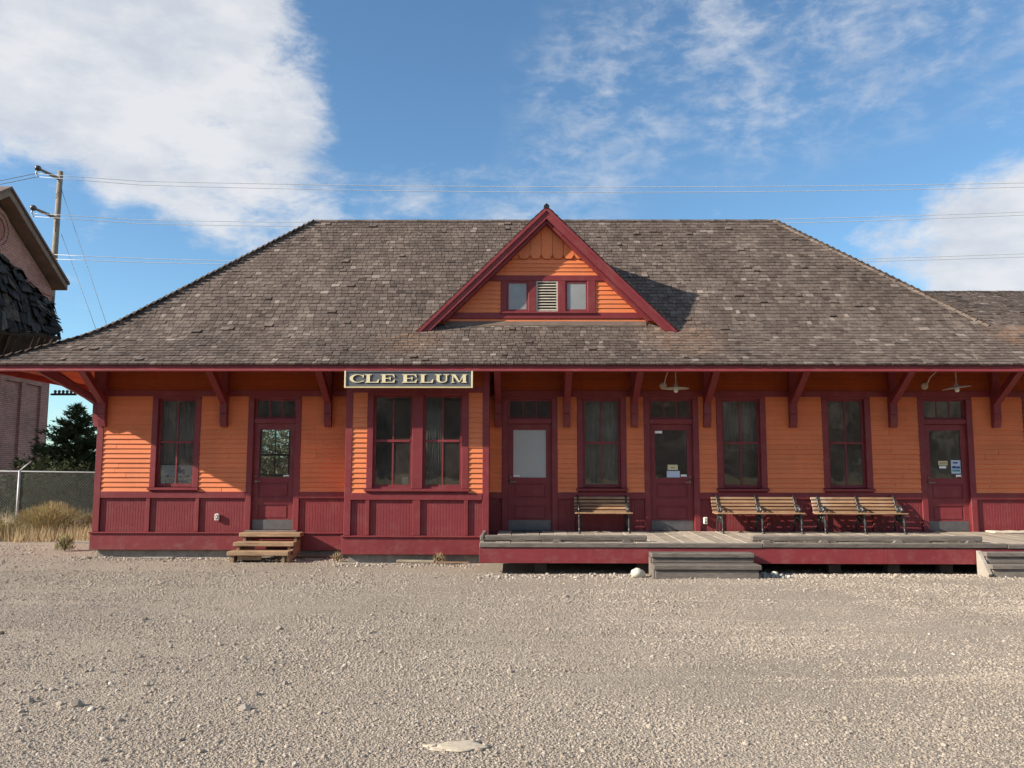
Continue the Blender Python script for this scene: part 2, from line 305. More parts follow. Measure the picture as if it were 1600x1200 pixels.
# ------------------------------------------------------------------ mesh helpers
class MB:
    def __init__(s): s.v = []; s.f = []; s.tone = []
    def add(s, vs, fs, tone=None):
        o = len(s.v); s.v += [tuple(v) for v in vs]; s.f += [tuple(i+o for i in f) for f in fs]
        if tone is not None: s.tone += [tone]*len(fs)
        return s
    def box(s, x0, x1, y0, y1, z0, z1):
        return s.add([(x0, y0, z0), (x1, y0, z0), (x1, y1, z0), (x0, y1, z0), (x0, y0, z1), (x1, y0, z1), (x1, y1, z1), (x0, y1, z1)],
                     [(0, 3, 2, 1), (4, 5, 6, 7), (0, 1, 5, 4), (1, 2, 6, 5), (2, 3, 7, 6), (3, 0, 4, 7)])
    def bevbox(s, x0, x1, y0, y1, z0, z1, r=0.006):
        """box with chamfered edges"""
        bm = bmesh.new(); bmesh.ops.create_cube(bm, size=1)
        for v in bm.verts: v.co = ((x0+x1)/2+v.co.x*(x1-x0), (y0+y1)/2+v.co.y*(y1-y0), (z0+z1)/2+v.co.z*(z1-z0))
        bmesh.ops.bevel(bm, geom=bm.edges[:], offset=r, segments=1, affect='EDGES')
        bm.verts.index_update(); s.add([v.co[:] for v in bm.verts], [[v.index for v in f.verts] for f in bm.faces]); bm.free(); return s
    def hexa(s, a, c):
        """a, c: two quads of 4 points (start and end loop)"""
        return s.add(list(a)+list(c), [(3, 2, 1, 0), (4, 5, 6, 7), (0, 1, 5, 4), (1, 2, 6, 5), (2, 3, 7, 6), (3, 0, 4, 7)])
    def prism(s, poly, axis, t0, t1):
        """extrude a 2D polygon; axis 'x': poly in (y,z); 'y': poly in (x,z)"""
        n = len(poly); mk = (lambda p, t: (t, p[0], p[1])) if axis == 'x' else ((lambda p, t: (p[0], t, p[1])) if axis == 'y' else (lambda p, t: (p[0], p[1], t)))
        vs = [mk(p, t0) for p in poly]+[mk(p, t1) for p in poly]
        return s.add(vs, [tuple(range(n)), tuple(range(2*n-1, n-1, -1))]+[(i, i+n, (i+1) % n+n, (i+1) % n) for i in range(n)])
    def tube(s, pts, r, n=8, cap=True):
        pts = [Vector(p) for p in pts]; rs = r if isinstance(r, (list, tuple)) else [r]*len(pts); rings = []; o = len(s.v)
        up = None
        for i, p in enumerate(pts):
            t = (pts[min(i+1, len(pts)-1)]-pts[max(i-1, 0)]).normalized()
            if up is None: up = Vector((0, 0, 1)) if abs(t.z) < 0.9 else Vector((1, 0, 0))
            a = t.cross(up).normalized(); c = a.cross(t).normalized(); up = c
            for k in range(n):
                an = 2*math.pi*k/n; s.v.append(tuple(p+(a*math.cos(an)+c*math.sin(an))*rs[i]))
        for i in range(len(pts)-1):
            for k in range(n):
                s.f.append((o+i*n+k, o+i*n+(k+1) % n, o+(i+1)*n+(k+1) % n, o+(i+1)*n+k))
        if cap: s.f.append(tuple(o+k for k in range(n-1, -1, -1))); s.f.append(tuple(o+(len(pts)-1)*n+k for k in range(n)))
        return s
    def lathe(s, prof, cx, cy, n=24):
        o = len(s.v); m_ = len(prof)
        for (r, z) in prof:
            for k in range(n):
                a = 2*math.pi*k/n; s.v.append((cx+r*math.cos(a), cy+r*math.sin(a), z))
        for i in range(m_-1):
            for k in range(n): s.f.append((o+i*n+k, o+i*n+(k+1) % n, o+(i+1)*n+(k+1) % n, o+(i+1)*n+k))
        return s
    def mesh(s, name, mat, smooth=False, recalc=True):
        me = bpy.data.meshes.new(name); me.from_pydata(s.v, [], s.f); 
        if s.tone:
            at = me.attributes.new('tone', 'FLOAT', 'FACE'); at.data.foreach_set('value', np.array(s.tone, dtype=np.float32))
        if recalc:
            bm = bmesh.new(); bm.from_mesh(me); bmesh.ops.recalc_face_normals(bm, faces=bm.faces[:]); bm.to_mesh(me); bm.free()
        if mat: me.materials.append(mat)
        if smooth: me.polygons.foreach_set('use_smooth', [True]*len(me.polygons))
        me.update(); return me
    def build(s, name, mat, parent=None, smooth=False, loc=None, recalc=True):
        o = bpy.data.objects.new(name, s.mesh(name, mat, smooth, recalc)); COL.objects.link(o)
        if parent: o.parent = parent
        if loc: o.location = loc
        return o
def link(name, me, parent=None, loc=(0, 0, 0), rot=(0, 0, 0)):
    o = bpy.data.objects.new(name, me); COL.objects.link(o); o.parent = parent; o.location = loc; o.rotation_euler = rot; return o
def tag(o, label, cat, group=None, kind=None):
    o['label'] = label
    if cat: o['category'] = cat
    if group: o['group'] = group
    o['kind'] = kind or 'thing'
    return o
def empty(name, loc, rz=0.0):
    o = bpy.data.objects.new(name, None); COL.objects.link(o); o.location = loc; o.rotation_euler = (0, 0, rz); o.empty_display_size = 0.2; return o

# ------------------------------------------------------------------ ground
def rut(x, y):
    """two pairs of faint wheel tracks curving across the yard"""
    d = 0.0
    for a, c, q in ((-7.6, .06, .012), (-9.15, .05, .012), (-4.9, -.09, .006), (-6.3, -.08, .006)):
        t = (y-(a+c*x+q*x*x))/.15
        if abs(t) < 3: d += -.013*math.exp(-t*t)+.005*math.exp(-(abs(t)-1.7)**2*3)
    return d
def gz(x, y):
    """gentle unevenness of the yard"""
    z = 0.022*math.sin(x*0.55+0.4*y)+0.016*math.sin(y*0.9-x*0.22+1.0)+0.02*mnoise.noise((x*0.35, y*0.35, 0.3))+0.012*mnoise.noise((x*1.3, y*1.3, 4.3))
    z += rut(x, y)
    k = min(1.0, max(0.0, (-2.6-y)/1.5)) if x > -9 else min(1.0, max(0.0, (-1.0-y)/1.5))
    return z*(0.35+0.65*k)-0.02*(1-k)
def axis_pts(lo, hi, step, far):
    a = list(np.arange(lo, hi+1e-6, step)); d = step
    left = []; x = lo
    while x > -far: d *= 1.35; x -= d; left.append(x)
    d = step; right = []; x = hi
    while x < far: d *= 1.35; x += d; right.append(x)
    return left[::-1]+a+right
gx = axis_pts(-15, 14, 0.11, 900); gy = axis_pts(-13.5, 8, 0.08, 900)
vs = [(x, y, gz(x, y) if abs(x) < 30 and abs(y) < 30 else -0.02) for y in gy for x in gx]
nx = len(gx); fs = [(j*nx+i, j*nx+i+1, (j+1)*nx+i+1, (j+1)*nx+i) for j in range(len(gy)-1) for i in range(nx-1)]
m_ = MB(); m_.v = vs; m_.f = fs
ground = m_.build('ground', GROUND, smooth=True, recalc=False); ground['kind'] = 'structure'

# distant hills all round, higher behind the camera
m_ = MB(); n = 160; rings = [(230, 0), (262, .55), (300, .85), (360, 1.0), (470, .8), (640, .0)]
for ri, (r, k) in enumerate(rings):
    for i in range(n):
        a = 2*math.pi*i/n; c, s_ = math.cos(a), math.sin(a)
        south = max(0, -s_)
        h = 9+4.5*mnoise.noise((c*2.3, s_*2.3, 0.2))+60*south**1.5*(0.8+0.5*mnoise.noise((c*3, s_*3, 7)))
        h += 2.2*mnoise.noise((c*19, s_*19, ri*1.7))
        m_.v.append((r*c, r*s_, -1+h*k))
for ri in range(len(rings)-1):
    for i in range(n): m_.f.append((ri*n+i, ri*n+(i+1) % n, (ri+1)*n+(i+1) % n, (ri+1)*n+i))
hills = m_.build('hills', HILLS, smooth=True); hills['kind'] = 'structure'

# ------------------------------------------------------------------ depot
depot = empty('depot_building', (0, 0, 0))
tag(depot, 'orange and maroon wooden railway depot with a shingled hip roof and gabled dormer', 'building')
XL, XR = -8.1, 14.0; DEPTH = 6.5; BX0, BX1, BY = -3.14, -0.565, -0.8
Z_SK, Z_WT, Z_RB, Z_CAP, Z_FR, Z_FT = 0.13, 0.465, 1.10, 1.225, 3.05, 3.17
OV = 1.4; Z_EAVE = 3.515; Z_FASC = 3.366; YR = 3.25; Z_BRK = 4.32; Z_RIDGE = 7.545; XHR = 9.26
WINS = [(-7.07, -6.13), (1.11, 2.05), (3.775, 4.72), (5.795, 6.72), (9.62, 10.56), (12.3, 13.24)]
DOORS = [(-5.215, -4.19), (-0.33, 0.735), (2.388, 3.433), (7.627, 8.657)]
CAS = 0.11
opens = [(a+CAS, c-CAS, 1.30, 3.0) for a, c in WINS]+[(a+CAS, c-CAS, 0.48, 3.0) for a, c in DOORS]+[(BX0+.16, BX1-.16, 0.48, 3.25)]
opens.sort()
def wall_strips(mb, x0, x1, y0, y1, z0, z1, ops):
    x = x0
    for a, c, q0, q1 in ops:
        if a > x: mb.box(x, a, y0, y1, z0, z1)
        mb.box(a, c, y0, y1, z0, q0); mb.box(a, c, y0, y1, q1, z1); x = c
    if x < x1: mb.box(x, x1, y0, y1, z0, z1)
mb = MB(); wall_strips(mb, XL, XR, 0.02, 0.17, 0.14, 4.14, opens)
front_wall = mb.build('front_wall', MAROON, depot)
mb = MB()
rear_ops = [(-6.98, -6.15, 1.15, 3.0), (9.1, 9.95, 1.2, 3.0), (10.85, 11.62, 0.6, 3.0)]
wall_strips(mb, XL, XR, DEPTH-.17, DEPTH-.02, 0.14, 4.14, rear_ops)
rear_wall = mb.build('rear_wall', ORANGE, depot)
for a, c, q0, q1 in rear_ops:
    mb = MB(); y = DEPTH-.12
    mb.box(a, a+.05, y, y+.05, q0, q1).box(c-.05, c, y, y+.05, q0, q1).box(a+.05, c-.05, y, y+.05, q0, q0+.06).box(a+.05, c-.05, y, y+.05, q1-.06, q1)
    mb.box((a+c)/2-.015, (a+c)/2+.015, y+.01, y+.04, q0+.06, q1-.06).box(a+.05, (a+c)/2-.016, y+.008, y+.042, 2.03, 2.08).box((a+c)/2+.016, c-.05, y+.008, y+.042, 2.03, 2.08)
    w = mb.build('rear_window', MAROON, depot)
    p = MB().box(a+.05, c-.05, y+.022, y+.027, q0+.06, q1-.06).build('pane', GLASS, w)
mb = MB().box(XL+.02, XL+.16, 0.172, DEPTH-.172, 0.14, 4.14); left_wall = mb.build('side_wall', MAROON, depot)
mb = MB().box(XR-.16, XR, 0.172, DEPTH-.172, 0.14, 4.14); mb.build('side_wall', MAROON, depot)
MB().box(XL+.17, XR-.17, 0.19, DEPTH-.19, 0.40, 0.47).build('floor', FLOORM, depot)
MB().box(BX0+.17, BX1-.17, BY+.18, 0.16, 0.40, 0.465).build('floor', FLOORM, depot)
MB().box(XL+.17, XR-.17, 0.19, DEPTH-.19, 3.52, 3.58).build('ceiling', PLASTER, depot)
for x in (-3.6, 2.2, 8.9): MB().box(x-.05, x+.05, 0.6, DEPTH-.2, 0.475, 3.5).build('partition', PLASTER, depot)
# foundation
MB().box(XL+.06, XR, 0.06, DEPTH-.06, -0.12, 0.135).build('foundation', CONC, depot)
MB().box(BX0+.06, BX1-.06, BY+.07, 0.05, -0.12, 0.135).build('foundation', CONC, depot)

# --- trim of the front wall
def trim(name, *boxes, mat=None, parent=None):
    mb = MB()
    for q in boxes: mb.bevbox(*q, r=0.005)
    return mb.build(name, mat or MAROON, parent or depot)
segs = []                                           # stretches of wall between openings (x0, x1, face y)
edges = sorted(WINS+DOORS+[(BX0, BX1)])
x = XL+.105
for a, c in edges: segs.append((x, a)); x = c
segs.append((x, XR))
doorseg = sorted(DOORS+[(BX0, BX1)])
low = []; x = XL
for a, c in doorseg: low.append((x, a)); x = c
low.append((x, XR))
for a, c in low:
    a2 = a-.045 if a == XL else a
    trim('skirt_board', (a2, c, -.045, .018, Z_SK, 0.435)); trim('water_table', (a2-.015 if a == XL else a2, c, -.075, .017, 0.437, Z_WT))
    trim('wainscot_rail', (a+.11 if a == XL else a, c, -.034, .019, Z_RB, Z_CAP))
def beadboard(mb, x0, x1, y, z0, z1, pitch=0.052):
    n = max(1, round((x1-x0)/pitch)); w = (x1-x0)/n
    for i in range(n):
        a, c = x0+i*w, x0+(i+1)*w
        mb.add([(a, y+.0045, z0), (a+.006, y, z0), (c-.006, y, z0), (c, y+.0045, z0), (a, y+.0045, z1), (a+.006, y, z1), (c-.006, y, z1), (c, y+.0045, z1)],
               [(0, 1, 5, 4), (1, 2, 6, 5), (2, 3, 7, 6)])
    return mb
stiles = {}
for a, c in low:
    cuts = [q for w in WINS for q in w if a < q < c]
    if a == XL: cuts = [a+.05]+cuts
    mb_cuts = []; xs = [a]+[q for q in cuts if q > a+.06]+[c]
    for q in xs[1:-1]: trim('wainscot_stile', (q-.035, q+.035, -.030, .019, Z_WT+.002, Z_RB-.002))
    for i in range(len(xs)-1):
        p0 = xs[i]+(.036 if i else (.11 if a == XL else 0.0)); p1 = xs[i+1]-(.036 if i < len(xs)-2 else 0)
        beadboard(MB(), p0, p1, 0.009, Z_WT+.002, Z_RB-.002).build('wainscot_panel', MAROON, depot, recalc=False)
trim('corner_board', (XL-.02, XL+.105, -.03, 0.02, Z_WT+.002, 3.6), (XL-.02, XL+.019, 0.021, .125, Z_WT+.002, 3.6))
for a, c in [(XL+.107, BX0), (BX1, XR)]: trim('frieze_board', (a, c, -.036, .018, Z_FR, Z_FT))

# --- clapboards, one object each
def clap_mesh(w, e=0.0912, mat=None):
    mb = MB(); mb.add([(0, -.026, 0), (w, -.026, 0), (w, -.003, e), (0, -.003, e), (0, .019, 0), (w, .019, 0), (w, .019, e), (0, .019, e)],
                      [(0, 1, 2, 3), (0, 4, 5, 1), (1, 5, 6, 2), (2, 6, 7, 3), (3, 7, 4, 0)])
    return mb.mesh('clapboard', mat or ORANGE)
def clap_run(x0, x1, y, z0, z1, parent, n=20, rotz=0.0, mat=None):
    e = (z1-z0)/n; me = clap_mesh(x1-x0, e, mat)
    for i in range(n):
        if x1-x0 > .8 and x1-x0 < 2 and random.random() < .30:      # a butt joint in this course
            xj = random.uniform(x0+.2, x1-.2)
            for qa, qc in ((x0, xj-.002), (xj+.002, x1)): link('clapboard', clap_mesh(qc-qa, e, mat), parent, (qa, y+random.uniform(-.0025, .0025), z0+i*e))
            continue
        o = link('clapboard', me, parent, (x0, y, z0+i*e) if not rotz else (0, 0, 0))
        if rotz: o.location = (y, x0, z0+i*e); o.rotation_euler = (0, 0, rotz)
        o.location.y += random.uniform(-.0012, .0012)
for a, c in segs:
    if c-a < 0.05 or (a, c) in edges: continue
    clap_run(a, c, 0.0, Z_CAP, Z_FR, front_wall)
for a, c in [(XL+.107, BX0), (BX1, XR)]: clap_run(a, c, 0.0, Z_FT, 3.72, front_wall, 6, mat=EAVE_SHADE)  # wall boards above the frieze, eave shade painted into their orange
# left end wall: long clapboards
me = clap_mesh(DEPTH-.25)
for i in range(25):
    o = link('clapboard', me, left_wall, (XL+.02, DEPTH-.125, Z_CAP+i*.0912), (0, 0, -math.pi/2))
MB().box(XL-.03, XL+.018, .13, DEPTH, Z_SK, Z_CAP).build('side_skirt', MAROON, depot)

# --- bay window projection
bay = MB(); wall_strips(bay, BX0+.02, BX1-.02, BY+.02, BY+.17, 0.14, 3.70, [(-2.66, -1.95, 1.34, 3.01), (-1.752, -1.045, 1.34, 3.01)])
bay.box(BX0+.02, BX0+.16, BY+.172, 0.018, 0.14, 3.70).box(BX1-.16, BX1-.02, BY+.172, 0.018, 0.14, 3.70)
bay_wall = bay.build('bay_wall', MAROON, depot)
trim('skirt_board', (BX0-.045, BX1+.045, BY-.045, BY+.018, Z_SK, 0.435)); trim('water_table', (BX0-.06, BX1+.06, BY-.075, BY+.017, 0.437, Z_WT))
trim('skirt_board', (BX0-.045, BX0+.018, BY+.02, -.047, Z_SK, 0.435)); trim('skirt_board', (BX1-.018, BX1+.045, BY+.02, -.047, Z_SK, 0.435))
trim('wainscot_rail', (BX0+.1, BX1-.1, BY-.034, BY+.019, Z_RB, Z_CAP))
trim('corner_board', (BX0-.02, BX0+.1, BY-.03, BY+.02, Z_WT+.002, 3.70), (BX0-.02, BX0+.019, BY+.021, BY+.12, Z_WT+.002, 3.70))
trim('corner_board', (BX1-.1, BX1+.02, BY-.03, BY+.02, Z_WT+.002, 3.70), (BX1-.019, BX1+.02, BY+.021, BY+.12, Z_WT+.002, 3.70))
trim('frieze_board', (BX0+.102, BX1-.102, BY-.036, BY+.018, Z_FR, Z_FT-.02))
cuts = [BX0+.1, -2.735, -1.85, -0.955, BX1-.1]
for q in cuts[1:-1]: w = .035 if q != -1.85 else .07; trim('wainscot_stile', (q-w, q+w, BY-.030, BY+.019, Z_WT+.002, Z_RB-.002))
for i in range(4):
    l = .036 if i else 0; r_ = .036 if i < 3 else 0
    if i == 1: r_ = .071
    if i == 2: l = .071
    beadboard(MB(), cuts[i]+l, cuts[i+1]-r_, BY+.009, Z_WT+.002, Z_RB-.002).build('wainscot_panel', MAROON, depot, recalc=False)
clap_run(BX0+.1, -2.772, BY, Z_CAP, Z_FR, bay_wall); clap_run(-.92, BX1-.1, BY, Z_CAP, Z_FR, bay_wall)
clap_run(BX0+.1, BX1-.1, BY, Z_FT-.02, 3.69, bay_wall, 6, mat=EAVE_SHADE)  # bay boards above the frieze, with the same painted-in eave shade
me = clap_mesh(-.04-(BY+.12))
for i in range(20):
    link('clapboard', me, bay_wall, (BX1-.02, BY+.12, Z_CAP+i*.0912), (0, 0, math.pi/2)); link('clapboard', me, bay_wall, (BX0+.02, -.04, Z_CAP+i*.0912), (0, 0, -math.pi/2))
MB().box(BX1-.019, BX1+.006, BY+.121, -.04, Z_WT, Z_CAP).build('bay_side_panel', MAROON, depot); MB().box(BX0-.006, BX0+.019, BY+.121, -.04, Z_WT, Z_CAP).build('bay_side_panel', MAROON, depot)

# --- windows: casing mesh is the part, sash, muntins, panes, sill below it
def sash(parent, x0, x1, z0, z1, y, zm=2.17):
    mb = MB(); t = .042
    mb.box(x0, x0+t, y, y+.04, z0, z1).box(x1-t, x1, y, y+.04, z0, z1).box(x0+t, x1-t, y+.001, y+.041, z0, z0+.06).box(x0+t, x1-t, y+.001, y+.041, z1-t, z1).box(x0+t, x1-t, y-.006, y+.038, zm-.022, zm+.022)
    sa = mb.build('sash', MAROON, parent)
    xm = (x0+x1)/2
    MB().box(xm-.013, xm+.013, y+.004, y+.032, z0+.06, zm-.0225).build('muntin', MAROON, parent); MB().box(xm-.013, xm+.013, y+.004, y+.032, zm+.0225, z1-t).build('muntin', MAROON, parent)
    for a, c in ((x0+t, xm-.013), (xm+.013, x1-t)):
        for q0, q1 in ((z0+.06, zm-.022), (zm+.022, z1-t)):
            ww, hh = a-.004, c+.004
            MB().box(ww, hh, y+.016, y+.021, q0-.004, q1+.004).build('pane', GLASS, parent)
def window(x0, x1, y=0.0, z0=1.24, z1=3.049):
    mb = MB()
    mb.bevbox(x0, x0+CAS, y-.032, y+.019, z0+.062, z1-.04).bevbox(x1-CAS, x1, y-.032, y+.019, z0+.062, z1-.04).bevbox(x0, x1, y-.034, y+.018, z1-.039, z1)
    mb.box(x0+CAS-.012, x0+CAS+.004, y+.02, y+.165, 1.3, 3.0).box(x1-CAS-.004, x1-CAS+.012, y+.02, y+.165, 1.3, 3.0)
    w = mb.build('window', MAROON, depot)
    MB().bevbox(x0-.02, x1+.02, y-.075, y+.018, z0+.012, z0+.06).bevbox(x0+.005, x1-.005, y-.03, y+.017, z0-.012, z0+.011).build('sill', MAROON, w)
    sash(w, x0+CAS, x1-CAS, z0+.075, z1-.04, y+.058)
    return w
wl = [window(a, c) for a, c in WINS]
# bay double window
mb = MB(); y = BY; z0, z1 = 1.24, 3.049
mb.bevbox(-2.772, -2.66, y-.032, y+.019, z0+.062, z1-.04).bevbox(-1.042, -.92, y-.032, y+.019, z0+.062, z1-.04).bevbox(-1.948, -1.752, y-.032, y+.019, z0+.062, z1-.04).bevbox(-2.772, -.92, y-.034, y+.018, z1-.039, z1)
bw = mb.build('double_window', MAROON, depot)
MB().bevbox(-2.80, -.895, y-.078, y+.018, z0+.012, z0+.06).bevbox(-2.765, -.925, y-.03, y+.017, z0-.012, z0+.011).build('sill', MAROON, bw)
sash(bw, -2.66, -1.95, z0+.075, z1-.04, y+.058); sash(bw, -1.752, -1.042, z0+.075, z1-.04, y+.058)

# --- doors
def door(x0, x1, handle_left=True, glass_mat=None, lines=True):
    mb = MB(); y = 0.0
    mb.bevbox(x0, x0+CAS, -.032, .019, 0.49, 3.009).bevbox(x1-CAS, x1, -.032, .019, 0.49, 3.009).bevbox(x0, x1, -.034, .018, 3.011, 3.049)
    mb.bevbox(x0+CAS, x1-CAS, -.01, .13, 2.53, 2.625)
    mb.box(x0+CAS-.012, x0+CAS+.004, .02, .165, .49, 3.0).box(x1-CAS-.004, x1-CAS+.012, .02, .165, .49, 3.0)
    fr = mb.build('door_frame', MAROON, depot)
    MB().bevbox(x0+.02, x1-.02, -.06, .16, 0.455, 0.50).build('threshold', GREYX, fr)
    # transom: rails, two muntins, three panes
    a, c = x0+CAS+.004, x1-CAS-.004; yt = .05; w = (c-a-.08)/3
    MB().box(a, a+.04, yt, yt+.04, 2.627, 3.0).box(c-.04, c, yt, yt+.04, 2.627, 3.0).box(a+.04, c-.04, yt, yt+.04, 2.627, 2.66).box(a+.04, c-.04, yt, yt+.04, 2.97, 3.0).build('transom', MAROON, fr)
    for k in range(3):
        if k: MB().box(a+.04+k*w-.009, a+.04+k*w+.009, yt+.006, yt+.03, 2.66, 2.97).build('muntin', MAROON, fr)
        MB().box(a+.04+k*w, a+.04+(k+1)*w, yt+.016, yt+.02, 2.656, 2.974).build('transom_pane', GLASS, fr)
    # leaf: stiles and rails round a pane and two sunk panels
    yl = .045; mb = MB(); st = .105
    zz = [0.505, 0.70, 0.98, 1.11, 1.40, 1.50, 2.41, 2.525]
    mb.box(a, a+st, yl, yl+.045, zz[0], zz[7]).box(c-st, c, yl, yl+.045, zz[0], zz[7])
    for q0, q1 in ((zz[0], zz[1]), (zz[2], zz[3]), (zz[4], zz[5]), (zz[6], zz[7])): mb.box(a+st, c-st, yl, yl+.045, q0, q1)
    for q0, q1 in ((zz[1], zz[2]), (zz[3], zz[4])):
        mb.box(a+st, c-st, yl+.016, yl+.034, q0, q1); mb.bevbox(a+st+.03, c-st-.03, yl+.007, yl+.018, q0+.03, q1-.03, r=.008)
    d = mb.build('door', MAROON, depot)
    MB().box(a+st-.004, c-st+.004, yl+.018, yl+.024, 1.496, 2.414).build('pane', glass_mat or GLASS, d)
    MB().bevbox(a+.012, c-.012, yl-.004, yl-.0005, .512, .695, r=.001).build('kick_plate', STEEL, d)
    hx = a+.05 if handle_left else c-.05; s_ = 1 if handle_left else -1
    MB().tube([(hx, yl, 1.42), (hx, yl-.05, 1.42), (hx+.03*s_, yl-.058, 1.42), (hx+.11*s_, yl-.055, 1.42)], .009, 8).lathe([(.0, 1.40), (.024, 1.40), (.024, 1.445), (0, 1.445)], hx, yl-.003, 10).build('handle', BRASS, d)
    MB().lathe([(0, 1.50), (.02, 1.50), (.02, 1.53), (0, 1.53)], hx, yl-.006, 10).build('lock', BRASS, d)
    return d, a+st, c-st, yl+.018
d1 = door(*DOORS[0], True); d2 = door(*DOORS[1], True, FROST); d3 = door(*DOORS[2], False); d4 = door(*DOORS[3], True)

# --- roof -----------------------------------------------------------
def zfront(y):
    """height of the main front slope; kicked out at the eaves with an eased break"""
    if y <= -0.35: return Z_EAVE+(y+OV)*0.575
    if y >= 0.35: return Z_BRK+0.02+y*(Z_RIDGE-Z_BRK-0.02)/YR
    t = (y+.35)/.7; za = Z_EAVE+(1.05)*0.575; zb = Z_BRK+.02+.35*(Z_RIDGE-Z_BRK-.02)/YR
    ma, mb_ = .575*.7, (Z_RIDGE-Z_BRK-.02)/YR*.7
    h = lambda t: (2*t**3-3*t**2+1)*za+(t**3-2*t**2+t)*ma+(-2*t**3+3*t**2)*zb+(t**3-t**2)*mb_
    return h(t)
WING_R = 5.82
def zwing(y): return zfront(y) if y < 0 else min(zfront(y), zfront(0)+y*(WING_R-zfront(0))/YR)
ys = [-OV, -1.0, -.7, -.35, -.2, -.05, .1, .25, .35, 1.3, 2.3, YR]
XLE = XL-OV                                        # left eave
def roof_sheet():
    mb = MB(); D = .028
    def strip(pa, pb):
        for i in range(len(pa)-1): mb.add([pa[i], pb[i], pb[i+1], pa[i+1]], [(0, 1, 2, 3)])
    def z_(y): return zfront(y)-D
    # main front and rear
    for sgn in (0, 1):
        Y = (lambda y: y) if not sgn else (lambda y: 2*YR-y)
        strip([(XLE+(y+OV), Y(y), z_(y)) for y in ys], [(XHR-y if y > 0 else XR+1.0, Y(y), z_(y)) for y in ys])
        yw = [0, .1, .25, .35, 1.3, 2.3, YR]
        strip([(XHR-(zwing(y)-zfront(0))/.992, Y(y), zwing(y)-D) for y in yw], [(XR+1.0, Y(y), zwing(y)-D) for y in yw])
    # left and right hips
    strip([(XLE+(y+OV), y, z_(y)) for y in ys], [(XLE+(y+OV), 2*YR-y, z_(y)) for y in ys])
    strip([(XHR-y, y, z_(y)) for y in ys if y > 0], [(XHR-y, 2*YR-y, z_(y)) for y in ys if y > 0])
    return mb
roof = roof_sheet().build('roof', SHINGLE, depot)
# dormer geometry
DX, DYF, DYB = 0.535, 0.16, -0.07; DAP = 6.80; DSL = 0.985   # centre, face plane, barge plane, ridge height (top of roof), slope
def dorm_z(x): return DAP-abs(x-DX)*DSL
SH = []                                             # (corner points, tone, size)
def shingle_face(mapf, nrm, s0, s1, urange, e=0.125, skip=None, key=None, thick=.018, wmin=.075, wmax=.185):
    s = s0; row = 0
    while s < s1:
        u0, u1 = urange(s)
        u = u0-random.uniform(0, .1)
        rowj = random.uniform(-.004, .004)
        while u < u1:
            w = random.uniform(wmin, wmax); a, c = max(u, u0), min(u+w-.009, u1); u += w
            if c-a < .02: continue
            sj = s+rowj+random.gauss(0, .0035); st = min(s+e*1.9, s1+.02)
            if skip and skip((a+c)/2, s+.02): continue
            if random.random() < .004: sj -= random.uniform(.02, .05)
            lift = thick+abs(random.gauss(0, .004))+(random.uniform(.01, .03) if random.random() < .012 else 0); tw = random.gauss(0, .002)
            N = nrm(s)
            P = lambda uu, ss, h: Vector(mapf(uu, ss))+N*h
            cn = random.gauss(0, .002)
            vs = [P(a, sj+cn, lift+tw), P(c, sj-cn, lift-tw), P(c, st, .0), P(a, st, .0), P(a, sj+cn, -.012), P(c, sj-cn, -.012), P(c, st, -.012), P(a, st, -.012)]
            tone = min(1, max(0, random.gauss(.44, .13)+(random.uniform(.2, .5) if random.random() < .06 else 0)))
            SH.append((vs, tone, key, (c-a)))
        s += e; row += 1
# arc-length table of the slope
tab = [(0.0, -OV)]; yy = -OV
while yy < YR:
    y2 = min(YR, yy+.02); tab.append((tab[-1][0]+math.hypot(y2-yy, zfront(y2)-zfront(yy)), y2)); yy = y2
TS = np.array([t[0] for t in tab]); TY = np.array([t[1] for t in tab]); SMAX = TS[-1]
def s2y(s):
    if s <= 0: return -OV+s*.867
    if s >= SMAX: return YR+(s-SMAX)*.71
    return float(np.interp(s, TS, TY))
def zf2(y): return Z_EAVE+(y+OV)*.575 if y < -OV else zfront(y)
def nfront(s):
    y = s2y(s); d = (zfront(min(YR, y+.05))-zf2(y-.05))/.1; v = Vector((0, -d, 1)); return v.normalized()
def in_dormer(x, s):
    y = s2y(s+.05); return y > DYF-.02 and zfront(y) < dorm_z(x)-.03
def front_range(s):
    y = s2y(s); return XLE+(y+OV), (XHR-y if y > 0 else XR+.9)
shingle_face(lambda u, s: (u, s2y(s), zf2(s2y(s))), nfront, -.055, SMAX-.03, front_range, skip=in_dormer, key='front')
def left_range(s): y = s2y(s); return y, 2*YR-y
def nleft(s): n_ = nfront(s); return Vector((n_.y, 0, n_.z))
shingle_face(lambda u, s: (XLE+(s2y(s)+OV), u, zf2(s2y(s))), nleft, -.055, SMAX-.03, left_range, key='side', wmin=.12, wmax=.25)
def nright(s): n_ = nfront(s); return Vector((-n_.y, 0, n_.z))
S_BRK = float(np.interp(0.0, TY, TS))
shingle_face(lambda u, s: (XHR-s2y(s), u, zf2(s2y(s))), nright, S_BRK+.1, SMAX-.03, left_range, key='side', wmin=.12, wmax=.25)
# wing roof
wsl = (WING_R-zfront(0))/YR; wl_ = math.hypot(1, wsl); NW = Vector((0, -wsl, 1)).normalized()
shingle_face(lambda u, s: (u, s/wl_, zfront(0)+s/wl_*wsl), lambda s: NW, .06, YR*wl_-.02, lambda s: (XHR-(s/wl_*wsl)/.992, XR+.9), key='wing')
